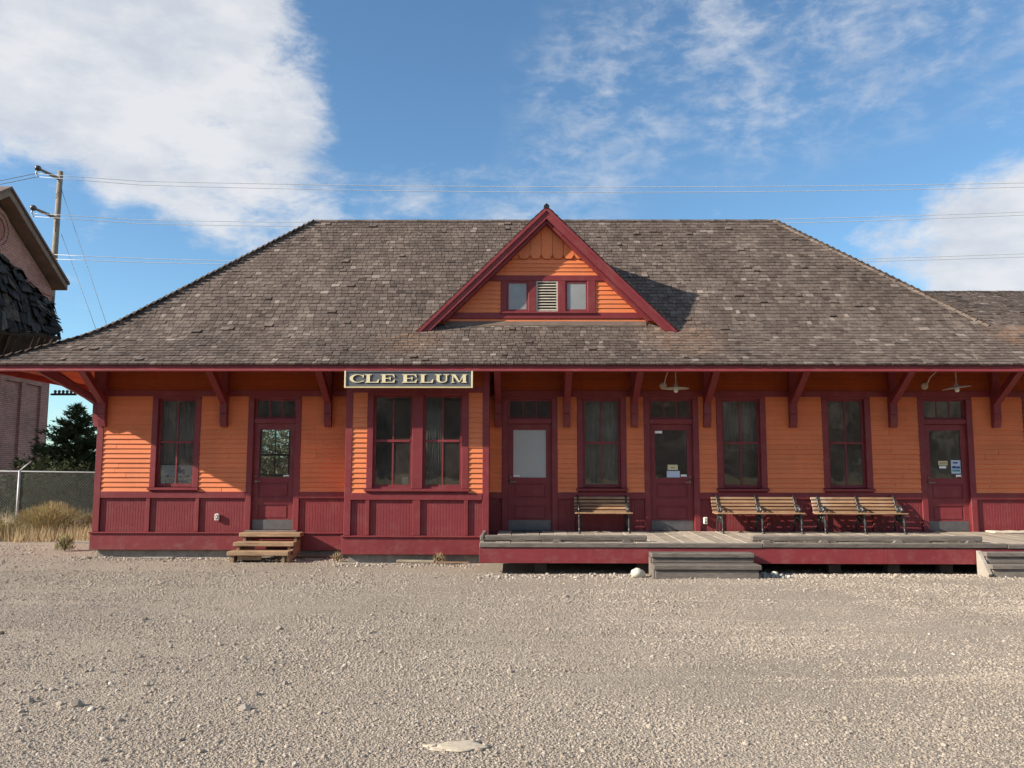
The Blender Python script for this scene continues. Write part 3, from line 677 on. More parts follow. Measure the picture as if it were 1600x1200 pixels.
# dormer roof slopes
DL = 2.62; ND = math.hypot(1, DSL)
for sg in (-1, 1):
    nD = Vector((sg*DSL, 0, 1)).normalized()
    def drange(s, sg=sg):
        x = DX+sg*(DL-s/ND); z = dorm_z(x); yb = (z-Z_BRK-.02)*YR/(Z_RIDGE-Z_BRK-.02); return DYB-.03, max(DYB+.02, yb)
    shingle_face(lambda u, s, sg=sg: (DX+sg*(DL-s/ND), u, dorm_z(DX+sg*(DL-s/ND))), lambda s, nD=nD: nD, 0.0, DL*ND-.02, drange, key='dormer', wmin=.12, wmax=.25)
SHF = [(0, 1, 2, 3), (0, 4, 5, 1), (1, 5, 6, 2), (3, 7, 4, 0)]
# the 300 shingles that show largest are parts of their own, the rest one piece of stuff
idx = sorted([i for i, q in enumerate(SH) if q[2] == 'front' and q[0][0].y > .05], key=lambda i: -SH[i][3]/(16+SH[i][0][0].y))[:290]
single = set(idx)
mb = MB()
for i, q in enumerate(SH):
    if i not in single: mb.add(q[0], SHF, q[1])
rest = mb.build('shingle_courses', SHINGLE, roof, recalc=False); rest['kind'] = 'stuff'
for i in idx:
    q = SH[i]; o0 = q[0][0]; mb = MB(); mb.add([v-o0 for v in q[0]], SHF, q[1]); mb.build('shingle', SHINGLE, roof, loc=tuple(o0), recalc=False)
# hip and ridge caps
mb = MB()
def caps(p0, p1, n1, n2, half=.085, step=.135, pale=0.0):
    p0, p1 = Vector(p0), Vector(p1); L = (p1-p0).length; t = (p1-p0)/L; k = int(L/step)
    for i in range(k+1):
        a = p0+t*(i*step); c = p0+t*min(L, i*step+step*1.7); tone = min(1, max(0, random.gauss(.45+pale, .15)))
        for nn, sd_ in ((n1, 1), (n2, -1)):
            w = nn.cross(t).normalized()*half
            if w.z > 0: w = -w
            l1, l2 = .032+random.gauss(0, .003), .020
            mb.add([a+nn*l1, a+w+nn*l1, c+w+nn*l2, c+nn*l2, a-nn*.01, a+w-nn*.01], [(0, 1, 2, 3), (0, 4, 5, 1), (1, 5, 2)], tone)
hp = [(XLE+(y+OV), y, zfront(y)) for y in ys]
for i in range(len(hp)-1): caps(hp[i], hp[i+1], nfront(float(np.interp(ys[i], TY, TS))), nleft(float(np.interp(ys[i], TY, TS))))
hr = [(XHR-y, y, zfront(y)) for y in ys if y > -.01]
for i in range(len(hr)-1): caps(hr[i], hr[i+1], nfront(SMAX*.7), nright(SMAX*.7), pale=.45)
caps((XLE+YR+OV, YR, Z_RIDGE), (XHR-YR, YR, Z_RIDGE), nfront(SMAX*.8), Vector((0, .7, .7)))
caps((XHR-(WING_R-zfront(0))/.992, YR, WING_R), (XR+.9, YR, WING_R), NW, Vector((0, wsl, 1)).normalized())
capo = mb.build('ridge_cap', SHINGLE, roof, recalc=False); capo['kind'] = 'stuff'
# eaves: fascia, soffit boards, and the frame below
MB().bevbox(XLE, XR+1.0, -OV, -OV+.035, Z_FASC, Z_EAVE-.03).bevbox(XLE+.036, XR+1.0, -OV+.036, -OV+.10, Z_FASC+.03, Z_EAVE-.035).build('fascia_board', MAROON, depot)
MB().prism([(-OV-.002, Z_FASC+.002), (-OV-.040, Z_FASC+.002), (-OV-.044, Z_FASC+.014), (-OV-.030, Z_FASC+.038), (-OV-.002, Z_FASC+.052)], 'x', XLE-.03, XR+1.0).build('sun_catch_strip', MAROON, depot)  # strip added below the fascia, top sloped to catch sun as a bright line
MB().bevbox(XLE, XLE+.035, -OV+.037, 2*YR+OV, Z_FASC, Z_EAVE-.03).build('fascia_board', MAROON, depot)
nb = 9
for i in range(nb):                                 # tongue-and-groove soffit boards following the slope
    a, c = -OV+.10+i*(OV-.1)/nb, -OV+.10+(i+1)*(OV-.1)/nb-.006
    za, zc = Z_EAVE+(a+OV)*.575-.10, Z_EAVE+(c+OV)*.575-.10
    MB().hexa([(XLE+(a+OV), a, za), (XLE+(c+OV), c, zc), (XLE+(c+OV), c, zc+.02), (XLE+(a+OV), a, za+.02)], [(XR+.9, a, za), (XR+.9, c, zc), (XR+.9, c, zc+.02), (XR+.9, a, za+.02)]).build('soffit_board', EAVE_SHADE, depot)
    MB().hexa([(XLE+(a+OV), a+.01, za), (XLE+(c+OV), c+.01, zc), (XLE+(c+OV), c+.01, zc+.02), (XLE+(a+OV), a+.01, za+.02)], [(XLE+(a+OV), 2*YR-a, za), (XLE+(c+OV), 2*YR-c, zc), (XLE+(c+OV), 2*YR-c, zc+.02), (XLE+(a+OV), 2*YR-a, za+.02)]).build('soffit_board', EAVE_SHADE, depot)
# eave brackets
def bracket_mesh():
    mb = MB(); w = .066
    mb.prism([(0, 2.46), (-.07, 2.46), (-.115, 2.60), (-.115, 2.70), (-.10, 2.705), (-.10, 2.715), (-.12, 2.72), (-.12, 4.02), (0, 4.02)], 'x', -w, w)
    ya, za, yb, zb = -.10, 2.96, -1.02, 3.56
    d = Vector((0, yb-ya, zb-za)).normalized(); q = Vector((0, d.z, -d.y))*.065
    A, B = Vector((0, ya, za)), Vector((0, yb, zb))
    mb.prism([((A+q).y, (A+q).z), ((B+q).y, (B+q).z), ((B-q).y, (B-q).z), ((A-q).y, (A-q).z)], 'x', -w*.92, w*.92)
    return mb.mesh('bracket', MAROON)
bme = bracket_mesh()
for x in (-5.66, -3.66, -.40, .91, 2.20, 3.588, 5.22, 7.117, 9.075, 11.2):
    link('bracket', bme, depot, (x, -.036 if abs(x) < 99 else 0, 0))
link('bracket', bme, depot, (-8.0, -.036, 0)); link('bracket', bme, depot, (XL-.022, .06, 0), (0, 0, -math.pi/2))
mb = MB()                                           # diagonal corner strut with its cross piece
A = Vector((XL-.05, -.09, 2.98)); B = Vector((XL-.92, -.96, 3.60)); d = (B-A).normalized(); n1 = d.cross(Vector((1, -1, 0)).normalized()).normalized()*.07; n2 = Vector((1, -1, 0)).normalized()*.06
mb.hexa([A+n1+n2, A+n1-n2, A-n1-n2, A-n1+n2], [B+n1+n2, B+n1-n2, B-n1-n2, B-n1+n2])
c0 = Vector((XL-.86, -.90, 3.50)); t = Vector((1, -1, 0)).normalized()
mb.hexa([c0+t*.3+Vector((.05, .05, -.06)), c0+t*.3+Vector((-.05, -.05, -.06)), c0+t*.3+Vector((-.05, -.05, .06)), c0+t*.3+Vector((.05, .05, .06))], [c0-t*.3+Vector((.05, .05, -.06)), c0-t*.3+Vector((-.05, -.05, -.06)), c0-t*.3+Vector((-.05, -.05, .06)), c0-t*.3+Vector((.05, .05, .06))])
mb.build('corner_bracket', MAROON, depot)

# --- dormer ---------------------------------------------------------
FZ0 = 4.44; fw = (DAP-.20-FZ0)/DSL
mb = MB().prism([(DX-fw, FZ0-.25), (DX+fw, FZ0-.25), (DX+fw, FZ0), (DX, DAP-.20), (DX-fw, FZ0)], 'y', DYF+.02, DYF+.14)
dormer = mb.build('dormer', ORANGE, depot)
for sg in (-1, 1):                                  # roof planes of the dormer
    mb = MB(); pts = []
    for k in range(2):
        x = DX+sg*(DL if k == 0 else 0); z = dorm_z(x); yb = (z-Z_BRK-.02)*YR/(Z_RIDGE-Z_BRK-.02)
        pts.append((x, z-.02, max(yb, DYB+.02)+.12))
    (xa, za, ya), (xc, zc, yc) = pts
    mb.add([(xa, DYB, za), (xc, DYB, zc), (xc, yc, zc), (xa, ya, za), (xa, DYB, za-.06), (xc, DYB, zc-.06), (xc, yc, zc-.06), (xa, ya, za-.06)], [(0, 1, 2, 3), (4, 7, 6, 5), (0, 4, 5, 1), (3, 2, 6, 7), (0, 3, 7, 4)])
    mb.build('dormer_roof', EAVE_SHADE, dormer)
    # barge boards: a broad board with a fillet under it
    def barge(o0, o1, y0, y1, name):
        mb = MB(); xe = DX+sg*(DL+.015)
        p = [(DX, DAP-.03-o0), (xe, dorm_z(xe)-.03-o0), (xe-sg*.0, dorm_z(xe)-.03-o1), (DX, DAP-.03-o1)]
        zc_ = zfront(y1)+.012
        def clip(x, z): return (x, max(z, zc_))
        xi = lambda o: DX+sg*(DAP-.03-o-zc_)/DSL
        p = [(DX+sg*.001, DAP-.03-o0), (xi(o0), zc_), (xi(o1), zc_), (DX+sg*.001, DAP-.03-o1)]
        mb.prism(p, 'y', y0, y1); mb.build(name, MAROON, dormer)
    barge(0.0, .225, DYB-.035, DYB+.0, 'barge_board'); barge(-.01, .07, DYB-.06, DYB-.0355, 'barge_moulding'); barge(.226, .30, DYB+.03, DYF+.015, 'barge_fillet')
MB().prism([(DX-.05, DAP-.06), (DX+.05, DAP-.06), (DX+.055, DAP+.0), (DX, DAP+.05), (DX-.055, DAP+.0)], 'y', DYB-.065, DYB+.1).build('finial', BLACK, dormer)
def dhalf(z): return (DAP-.10-z)/DSL
def dclap(z0, z1, n, holes=()):
    e = (z1-z0)/n
    for i in range(n):
        za = z0+i*e; h0, h1 = dhalf(za), dhalf(za+e); rng_ = [(-h0, h0, -h1, h1)]
        for (a, c) in holes: rng_ = [(-h0, a-DX, -h1, a-DX), (c-DX, h0, c-DX, h1)]
        for l0, r0, l1, r1 in rng_:
            y = DYF; V = [(DX+l0, y-.020, za), (DX+r0, y-.020, za), (DX+r1, y-.004, za+e), (DX+l1, y-.004, za+e), (DX+l0, y+.019, za), (DX+r0, y+.019, za), (DX+r1, y+.019, za+e), (DX+l1, y+.019, za+e)]
            MB().add(V, [(0, 1, 2, 3), (0, 4, 5, 1), (1, 5, 6, 2), (2, 6, 7, 3), (3, 7, 4, 0)]).build('clapboard', ORANGE, dormer)
dclap(4.44, 4.60, 2); dclap(4.725, 5.355, 7, [(-.365, 1.50)]); dclap(5.47, 5.79, 4)
h = dhalf(4.6); trim('band_board', (DX-h+.06, DX+h-.06, DYF-.03, DYF+.018, 4.602, 4.722), parent=dormer)
h = dhalf(5.36); trim('band_board', (DX-h+.08, DX+h-.08, DYF-.032, DYF+.018, 5.357, 5.468), parent=dormer)
# pointed vertical boards filling the peak
xs = [-.27, -.02, .215, .433, .655, .872, 1.085, 1.34]
for i in range(len(xs)-1):
    a, c = xs[i]+.004, xs[i+1]-.004; m2 = (a+c)/2; ta, tc_ = DAP-.1-abs(a-DX)*DSL, DAP-.1-abs(c-DX)*DSL
    if max(ta, tc_) < 5.95: 
        continue
    p = [(a, 5.88), (a+.05, 5.805), (c-.05, 5.805), (c, 5.88)]
    p += [(c, max(5.885, tc_))]
    if a < DX < c: p += [(DX, DAP-.1)]
    p += [(a, max(5.885, ta))]
    MB().prism(p, 'y', DYF-.035, DYF+.018).build('peak_board', ORANGE, dormer)
    MB().prism([(a+.02, 5.80), (c-.02, 5.80), (c-.02, 6.3), (a+.02, 6.3)], 'y', DYF+.0185, DYF+.0195)
# three openings: pane, louvre, pane
mb = MB(); y = DYF; cols = [(-.365, -.245), (.175, .335), (.755, .91), (1.345, 1.50)]
for a, c in cols: mb.bevbox(a, c, y-.036, y+.018, 4.742, 5.356)
mb.bevbox(-.38, 1.515, y-.06, y+.018, 4.70, 4.741)
dw = mb.build('attic_window', MAROON, dormer)
for a, c in ((-.245, .175), (.91, 1.345)):
    MB().box(a, a+.035, y-.012, y+.012, 4.745, 5.352).box(c-.035, c, y-.012, y+.012, 4.745, 5.352).box(a+.035, c-.035, y-.012, y+.012, 4.745, 4.79).box(a+.035, c-.035, y-.012, y+.012, 5.31, 5.352).build('sash', MAROON, dw)
    MB().box(a+.03, c-.03, y-.002, y+.002, 4.785, 5.315).build('pane', DUSTY, dw)
    MB().box(a+.01, c-.01, y+.012, y+.017, 4.76, 5.34).build('backing', PLASTER, dw)
MB().box(.335, .36, y-.02, y+.015, 4.745, 5.352).box(.73, .755, y-.02, y+.015, 4.745, 5.352).box(.36, .73, y-.02, y+.015, 5.33, 5.352).box(.36, .73, y-.02, y+.015, 4.745, 4.765).build('louvre_frame', ENAMEL, dw)
for k in range(10):
    z = 4.775+k*.0555
    MB().hexa([(.36, y-.024, z), (.36, y-.020, z-.006), (.36, y+.010, z+.022), (.36, y+.006, z+.028)], [(.73, y-.024, z), (.73, y-.020, z-.006), (.73, y+.010, z+.022), (.73, y+.006, z+.028)]).build('louvre_slat', ENAMEL, dw)
MB().box(.34, .75, y+.0145, y+.0175, 4.75, 5.35).build('backing', BLACK, dw)
# flashing strip where the dormer face meets the roof
MB().hexa([(DX-1.95, DYF-.10, zfront(DYF-.10)+.03), (DX-1.95, DYF-.012, zfront(DYF)+.035), (DX-1.95, DYF-.012, zfront(DYF)+.05), (DX-1.95, DYF-.10, zfront(DYF-.10)+.036)], [(DX+1.95, DYF-.10, zfront(DYF-.10)+.03), (DX+1.95, DYF-.012, zfront(DYF)+.035), (DX+1.95, DYF-.012, zfront(DYF)+.05), (DX+1.95, DYF-.10, zfront(DYF-.10)+.036)]).build('flashing', wood('flashing_board', (.19, .14, .115), (.10, .075, .06)), dormer)
# outlets
for x, z in ((-5.74, .745), (3.525, .70)):
    o = MB().bevbox(x-.04, x+.04, -.055, -.002, z-.065, z+.065, r=.012).build('outlet_cover', WHITEP, depot)
    MB().box(x-.02, x+.02, -.058, -.0545, z-.04, z+.04).build('outlet_face', INK, o)
    MB().box(x-.008, x+.012, -.060, -.0575, z-.02, z+.03).build('outlet_socket', WHITEP, o)

# ------------------------------------------------------------------ sign
sx0, sx1, sz0, sz1, sy = -3.06, -.825, 3.075, 3.372, -1.44
sign = empty('station_sign', ((sx0+sx1)/2, sy, sz0)); tag(sign, 'dark grey station name board with cream letters hanging from the eave', 'sign')
def loc(o, root): o.location = Vector(o.location)-Vector(root.location); return o
loc(MB().box(sx0, sx1, sy-.005, sy+.03, sz0, sz1).build('board', SLATE, sign), sign)
for q, mt in (((sx0-.012, sx0+.014, sy-.024, sy+.031, sz0-.004, sz1), CREAM), ((sx1-.014, sx1+.012, sy-.024, sy+.031, sz0-.004, sz1), CREAM), ((sx0+.015, sx1-.015, sy-.024, sy+.031, sz0-.004, sz0+.018), CREAMB), ((sx0+.015, sx1-.015, sy-.022, sy+.031, sz1-.022, sz1), SLATE)):
    loc(MB().bevbox(*q, r=.003).build('border', mt, sign), sign)
def letter_polys(ch):
    """convex pieces in a unit box, wide slab-serif capitals"""
    R = lambda x0, x1, z0, z1: [(x0, z0), (x1, z0), (x1, z1), (x0, z1)]
    sf = .085
    if ch == 'L': return [R(.10, .34, sf, 1-sf), R(0, .46, 0, sf), R(0, .46, 1-sf, 1), [(.46, 0), (.95, 0), (.95, .09), (.46, .09)], [(.87, .09), (.95, .09), (1.0, .40), (.93, .40), (.80, .09)]]
    if ch == 'E': return [R(.08, .32, sf, 1-sf), R(0, .40, 0, sf), R(0, .40, 1-sf, 1), R(.40, .95, 0, .085), R(.40, .93, .915, 1), R(.32, .66, .475, .555), R(.62, .69, .34, .69), [(.80, .085), (.95, .085), (1.0, .36), (.93, .36)], [(.93, .66), (.985, .66), (.93, .915), (.80, .915)]]
    if ch == 'C':
        out = []; n_ = 22
        def P(t, inner):
            a = math.radians(38+t*(322-38))
            if inner: return (.56+.34*math.cos(a), .5+.435*math.sin(a))
            return (.50+.50*math.cos(a), .5+.50*math.sin(a))
        for i in range(n_):
            t0, t1 = i/n_, (i+1)/n_; out.append([P(t0, 0), P(t1, 0), P(t1, 1), P(t0, 1)])
        out.append([(.86, .62), (.93, .62), (.95, .98), (.88, .92)]); out.append([(.83, .20), (.89, .22), (.97, .17), (.90, .10)])
        return out
    if ch == 'U':
        out = [R(.12, .34, .32, 1-sf), R(0, .46, 1-sf, 1), R(.78, .88, .32, 1-sf), R(.64, 1.0, 1-sf, 1)]; n_ = 14
        for i in range(n_):
            a0, a1 = math.pi+math.pi*i/n_, math.pi+math.pi*(i+1)/n_
            o_ = lambda a: (.50+.38*math.cos(a), .33+.33*math.sin(a)); q_ = lambda a: (.56+.22*math.cos(a), .33+.235*math.sin(a))
            out.append([o_(a0), o_(a1), q_(a1), q_(a0)])
        return out
    if ch == 'M': return [R(.07, .14, sf, 1-sf), R(0, .22, 0, sf), [(0, 1-sf), (.30, 1-sf), (.26, 1), (0, 1)], [(.08, .915), (.30, .915), (.56, .06), (.46, .06)], [(.50, .06), (.56, .06), (.82, .915), (.74, .915)], R(.74, .94, sf, 1-sf), R(.66, 1.0, 0, sf), R(.72, 1.0, 1-sf, 1)]
un = (sx1-sx0)/1430
for ch, a, c in (('C', 125, 296), ('L', 300, 460), ('E', 478, 638), ('E', 718, 886), ('L', 915, 1070), ('U', 1085, 1242), ('M', 1268, 1445)):
    x0, x1 = sx0+(a-75)*un, sx0+(c-75)*un; zb, zt = sz0+.088, sz0+.235
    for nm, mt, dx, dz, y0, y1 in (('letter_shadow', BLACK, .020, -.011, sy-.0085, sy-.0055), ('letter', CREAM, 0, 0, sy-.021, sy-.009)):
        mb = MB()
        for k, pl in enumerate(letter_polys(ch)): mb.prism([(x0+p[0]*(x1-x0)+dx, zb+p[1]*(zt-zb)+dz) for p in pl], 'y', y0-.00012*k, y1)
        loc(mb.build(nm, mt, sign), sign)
for x in (-2.7, -1.2): loc(MB().box(x-.02, x+.02, sy+.031, sy+.042, 3.30, 3.38).build('hanger', IRON, sign), sign)

# ------------------------------------------------------------------ papers in windows and on door glass
def paper(name, x0, x1, z0, z1, y, mat, label, inks=(), cat='notice'):
    o = MB().box(x0, x1, y-.0015, y, z0, z1).build(name, mat); tag(o, label, cat)
    for q in inks: MB().box(x0+q[0]*(x1-x0), x0+q[1]*(x1-x0), y-.0022, y-.0017, z0+q[2]*(z1-z0), z0+q[3]*(z1-z0)).build('print', q[4], o)
    return o
px0, px1 = -6.90, -6.285; py_ = .106
po = paper('window_poster', px0, px1, 1.36, 1.725, py_, PAPER, 'white poster with blue emblem standing inside the window nearest the fence', [], 'poster')
def strokes(mat, polys, name='print'):
    mb = MB()
    for k, pl in enumerate(polys): mb.prism([(px0+p[0]*(px1-px0), 1.36+p[1]*(1.725-1.36)) for p in pl], 'y', py_-.0025-.00005*k, py_-.0017)
    mb.build(name, mat, po)
strokes(BLUEINK, [[(.52, .62), (.56, .56), (.66, .60), (.70, .80), (.62, .74), (.58, .98), (.54, .95)]])
strokes(TEALINK, [[(.66, .52), (.74, .52), (.73, .78), (.69, .76)]])
# headline, reading backwards through the glass as in the photograph (shown from behind)
wx = .14; pl = []
for wdt, hh in ((.12, .10), (.03, .05), (.05, .05), (.02, .05), (.04, .05), (.05, .05), (.03, .05), (.10, .05), (.03, .05), (.05, .05), (.14, .09)):
    pl.append([(wx, .36), (wx+wdt-.012, .36), (wx+wdt-.012, .36+hh), (wx, .36+hh)]); wx += wdt+.012
strokes(INK, pl)
def bs(cx, w, kind):
    R = lambda a, c, q0, q1: [(cx+a*w, .04+q0*.26), (cx+c*w, .04+q0*.26), (cx+c*w, .04+q1*.26), (cx+a*w, .04+q1*.26)]
    if kind == 'E': return [R(.68, .86, 0, 1), R(.1, .68, .86, 1), R(.0, .68, 0, .14), R(.0, .16, .14, .85), R(.3, .5, .4, .62), R(.86, 1, .9, 1), R(.86, 1, 0, .08)]
    if kind == 'S': return [R(.1, .9, .86, 1), R(.72, .98, .55, .86), R(.15, .85, .44, .58), R(.02, .26, .14, .44), R(.1, .95, 0, .14), R(.84, .98, .14, .28), R(.0, .14, .72, .86)]
    if kind == 'o': return [R(.1, .9, .52, .62), R(.1, .9, 0, .1), R(.0, .2, .1, .52), R(.78, 1, .1, .52)]
    if kind == 'i': return [R(.3, .7, 0, .62), R(.3, .7, .72, .88)]
    if kind == 'n': return [R(.0, .25, 0, .55), R(.75, 1, 0, .62), R(.25, .75, .5, .6)]
pl = []
for cx, w, k in ((.14, .17, 'E'), (.325, .05, 'i'), (.39, .08, 'n'), (.485, .07, 'o'), (.57, .08, 'n'), (.665, .05, 'i'), (.72, .08, 'n'), (.815, .15, 'S')): pl += bs(cx, w, k)
strokes(INK, pl)
for dd, nm, x0, x1, z0, z1, mt, lb, ik in (
    (d1, 'door_sticker', .80, .985, .005, .045, PAPER, 'small white sticker low on the glass of the door above the tan steps', [(.1, .9, .0, .3, REDINK)]),
    (d2, 'door_sticker', .01, .19, .008, .052, PAPER, 'small white sticker low on the frosted door glass', [(.1, .9, .0, .3, REDINK)]),
    (d3, 'door_notice', .39, .71, .165, .275, YPAPER, 'pale yellow card on the door glass beside the two long benches', [(.3, .7, .4, .5, INK)]),
    (d3, 'door_notice', .36, .77, .008, .145, BPAPER, 'pale blue sheet below the yellow card on the centre door glass', []),
    (d3, 'door_sticker', .80, .985, .005, .07, PAPER, 'white and red sticker in the corner of the centre door glass', [(.05, .95, .0, .35, REDINK)]),
    (d3, 'door_notice', .0, .23, .935, .985, PAPER, 'white strip at the top of the centre door glass', []),
    (d4, 'door_notice', .27, .57, .27, .365, YPAPER, 'yellow card on the door glass beyond the double benches', [(.1, .9, .6, .7, REDINK), (.1, .9, .3, .4, INK)]),
    (d4, 'door_notice', .30, .52, .21, .255, PAPER, 'white slip under the yellow card on the door glass beyond the double benches', []),
    (d4, 'door_notice', .68, .985, .10, .38, BPAPER, 'pale blue printed notice on the door glass beyond the double benches', [(.2, .7, .75, .87, BLUEINK), (.08, .95, .38, .48, BLUEINK), (.1, .5, .48, .56, INK), (.6, .95, .48, .54, INK), (.1, .9, .15, .3, TEALINK)]),
    (d4, 'door_sticker', .82, .995, .012, .075, PAPER, 'white and red sticker in the corner of the door glass beyond the double benches', [(.05, .95, .0, .35, REDINK)])):
    _, ga, gc, gy_ = dd; g0, g1 = 1.50, 2.41
    paper(nm, ga+x0*(gc-ga), ga+x1*(gc-ga), g0+z0*(g1-g0), g0+z1*(g1-g0), gy_-.0005, mt, lb, ik, 'sticker' if 'sticker' in nm else 'notice')
# a file box on the sill inside the bay, and a curtain strip in the window nearest the fence
tag(MB().bevbox(-2.16, -2.03, BY+.19, BY+.35, 1.27, 1.52, r=.01).build('white_box', WHITEP), 'white box standing inside the left sash of the bay window', 'box')
tag(MB().box(-2.3, -1.2, BY+.19, BY+.55, 1.22, 1.26).build('window_shelf', GREYX), 'wooden shelf behind the bay window glass', 'shelf')

CURT = flat('dull_curtain', (0.36, 0.33, 0.28), 0.95, 0, 0.05, 0.2, 5)
def curtain(x0, x1, z0, z1, y, label):
    mb = MB(); n_ = 40
    for i in range(n_+1):
        x = x0+(x1-x0)*i/n_; yy = y+.018*math.sin(i*1.35)+.010*math.sin(i*.47+x0)
        mb.v += [(x, yy, z0), (x, yy, z1), (x, yy+.004, z1), (x, yy+.004, z0)]
    for i in range(n_):
        a = 4*i
        for k in range(4): mb.f.append((a+k, a+4+k, a+4+(k+1) % 4, a+(k+1) % 4))
    mb.f += [(0, 1, 2, 3), (4*n_+3, 4*n_+2, 4*n_+1, 4*n_)]
    tag(mb.build('curtain', CURT, smooth=True), label, 'curtain')
curtain(1.2, 1.98, 1.3, 3.0, .24, 'grey-green curtain behind the window above the short bench')
curtain(3.87, 4.62, 2.02, 3.0, .25, 'half-height curtain in the window above the nearer double bench')
curtain(-7.0, -6.2, 1.75, 3.0, .26, 'dull curtain hanging in the window nearest the fence above the poster')
curtain(-1.72, -1.42, 1.36, 3.0, BY+.24, 'narrow curtain at the centre post of the bay window')
# ------------------------------------------------------------------ platform
PX0, PX1, PYF = -.64, 12.6, -2.30
plat = empty('wooden_platform', (PX0, PYF, 0)); tag(plat, 'low wooden platform with bleached planks and a red skirt along the depot', 'platform')
def zdk(y): return .468+(y-PYF)*(.503-.468)/2.3
n = 52; w = (PX1-PX0)/n
mes = []
for v_ in range(4):
    mb = MB(); z0, z1 = zdk(PYF), zdk(-.05); y1 = -.05-PYF
    r_ = .006; mb.add([(0, 0, z0-.05), (w-.008, 0, z0-.05), (w-.008, 0, z0-r_), (w-.008-r_, 0, z0), (r_, 0, z0), (0, 0, z0-r_), (0, y1, z1-.05), (w-.008, y1, z1-.05), (w-.008, y1, z1-r_), (w-.008-r_, y1, z1), (r_, y1, z1), (0, y1, z1-r_)],
                       [(0, 1, 2, 3, 4, 5), (11, 10, 9, 8, 7, 6)]+[(i, i+6, (i+1) % 6+6, (i+1) % 6) for i in range(6)])
    mes.append(mb.mesh('deck_plank', DECK))
for i in range(n):
    xa = PX0+i*w
    if xa+w/2 < BX1+.06:
        me = MB().box(0, w-.008, 0, BY-.08-PYF, zdk(PYF)-.05, zdk(PYF)).mesh('deck_plank', DECK)
        link('deck_plank', me, plat, (i*w, 0, random.uniform(-.003, .003))); continue
    link('deck_plank', mes[i % 4], plat, (i*w, random.uniform(-.012, .004), random.uniform(-.004, .004)), (0, 0, random.gauss(0, .0012)))
x = PX0
for L, dz in ((4.55, 0), (3.9, .006), (4.8, -.002)):
    loc(MB().bevbox(x+.003, min(PX1, x+L), PYF-.095, PYF-.005, .398+dz, .472+dz, r=.010).build('edge_beam', GREYX, plat), plat); x += L
x = PX0
for L in (3.2, 3.3, 3.2, 3.6):
    loc(MB().bevbox(x+.0015, min(PX1, x+L)-.0015, PYF-.075, PYF-.03, .15, .397, r=.004).build('skirt_board', SKIRT, plat), plat); x += L
loc(MB().bevbox(PX0-.0, PX0+.04, PYF-.028, BY-.10, .15, .40, r=.004).build('skirt_board', SKIRT, plat), plat)
for x in (.35, 2.0, 5.1, 6.05, 6.9, 8.6, 10.2): loc(MB().bevbox(x-.10, x+.10, PYF+.05, PYF+.25, -.1, .41, r=.01).build('support_post', ROTW, plat), plat)
# timber curbs along the edge, raised on blocks
def curb(x0, x1, blocks, label):
    c = empty('timber_curb', (x0, -2.1, zdk(-2.1))); tag(c, label, 'curb', 'timber curbs on the platform edge')
    zb = zdk(-2.15)
    loc(MB().bevbox(x0, x1, -2.16, -2.06, zb+.016, zb+.106, r=.016).build('beam', GREYX, c), c)
    for x in blocks: loc(MB().prism([(x-.075, zb+.003), (x+.075, zb+.003), (x+.045, zb+.04), (x-.045, zb+.04)], 'y', -2.235, -2.165).build('block', GREYX, c), c)
curb(-.56, 2.09, (.62, 1.75), 'long weathered timber curb on platform edge in front of the short bench')
curb(3.80, 7.55, (4.02, 4.95, 6.15, 7.33), 'long weathered timber curb on platform edge in front of the double benches')
c = empty('timber_curb', (-.60, -2.1, .47)); tag(c, 'short weathered timber curb across the platform end by the bay', 'curb', 'timber curbs on the platform edge')
loc(MB().bevbox(-.64, -.575, -2.17, BY-.10, zdk(-2.1)+.016, zdk(-2.1)+.10, r=.014).build('beam', GREYX, c), c)

# ------------------------------------------------------------------ steps
def plank_steps(name, x0, x1, yf, yb, tops, label, wmat, side=True):
    r = empty(name, ((x0+x1)/2, yf, 0)); tag(r, label, 'steps')
    n = len(tops); dp = (yb-yf)/n
    for i, zt in enumerate(tops):
        y0, y1 = yf+i*dp, yf+(i+1)*dp+.02
        loc(MB().bevbox(x0-(.012 if i == 0 else .0), x1+(.03 if i == 0 else 0), y0-.02, y1-.002 if i < n-1 else yb-.01, zt-.075, zt, r=.012).build('tread', wmat, r), r)
        loc(MB().bevbox(x0+.02, x1-.01, y0+.012, y0+.05, (tops[i-1]+.003 if i else -.04), zt-.078, r=.006).build('riser', wmat, r), r)
    for x in (x0+.0, x1-.05):
        poly = [(yf+.01, -.05)]
        for i, zt in enumerate(tops): poly += [(yf+.01+i*dp, zt-.077), (yf+.01+(i+1)*dp-(.0 if i < n-1 else .02), zt-.077)]
        poly.append((yb-.02, -.05))
        # stringer as stacked slabs (keeps the faces convex)
        mb = MB()
        for i, zt in enumerate(tops): mb.box(x-.004, x+.018, yf+.052+i*dp, yb-.02-.002*i, (tops[i-1]-.0765 if i else -.05), zt-.0765)
        loc(mb.build('stringer', wmat, r), r)
    return r
plank_steps('platform_steps', 2.075, 3.69, -2.95, PYF-.10, (.19, .345), 'weathered two-step timber stairs at the platform below the centre door', GREYX)
rs = plank_steps('platform_steps', 7.36, 9.4, -2.72, PYF-.10, (.185, .36), 'weathered timber platform steps cut by the right edge of the picture', GREYX)
loc(MB().prism([(-2.40, -.04), (-2.66, -.04), (-2.74, .04), (-2.45, .37), (-2.40, .37)], 'x', 7.30, 7.352).build('side_panel', wood('pale_grey_timber', (.40, .36, .31), (.22, .19, .16)), rs), rs)
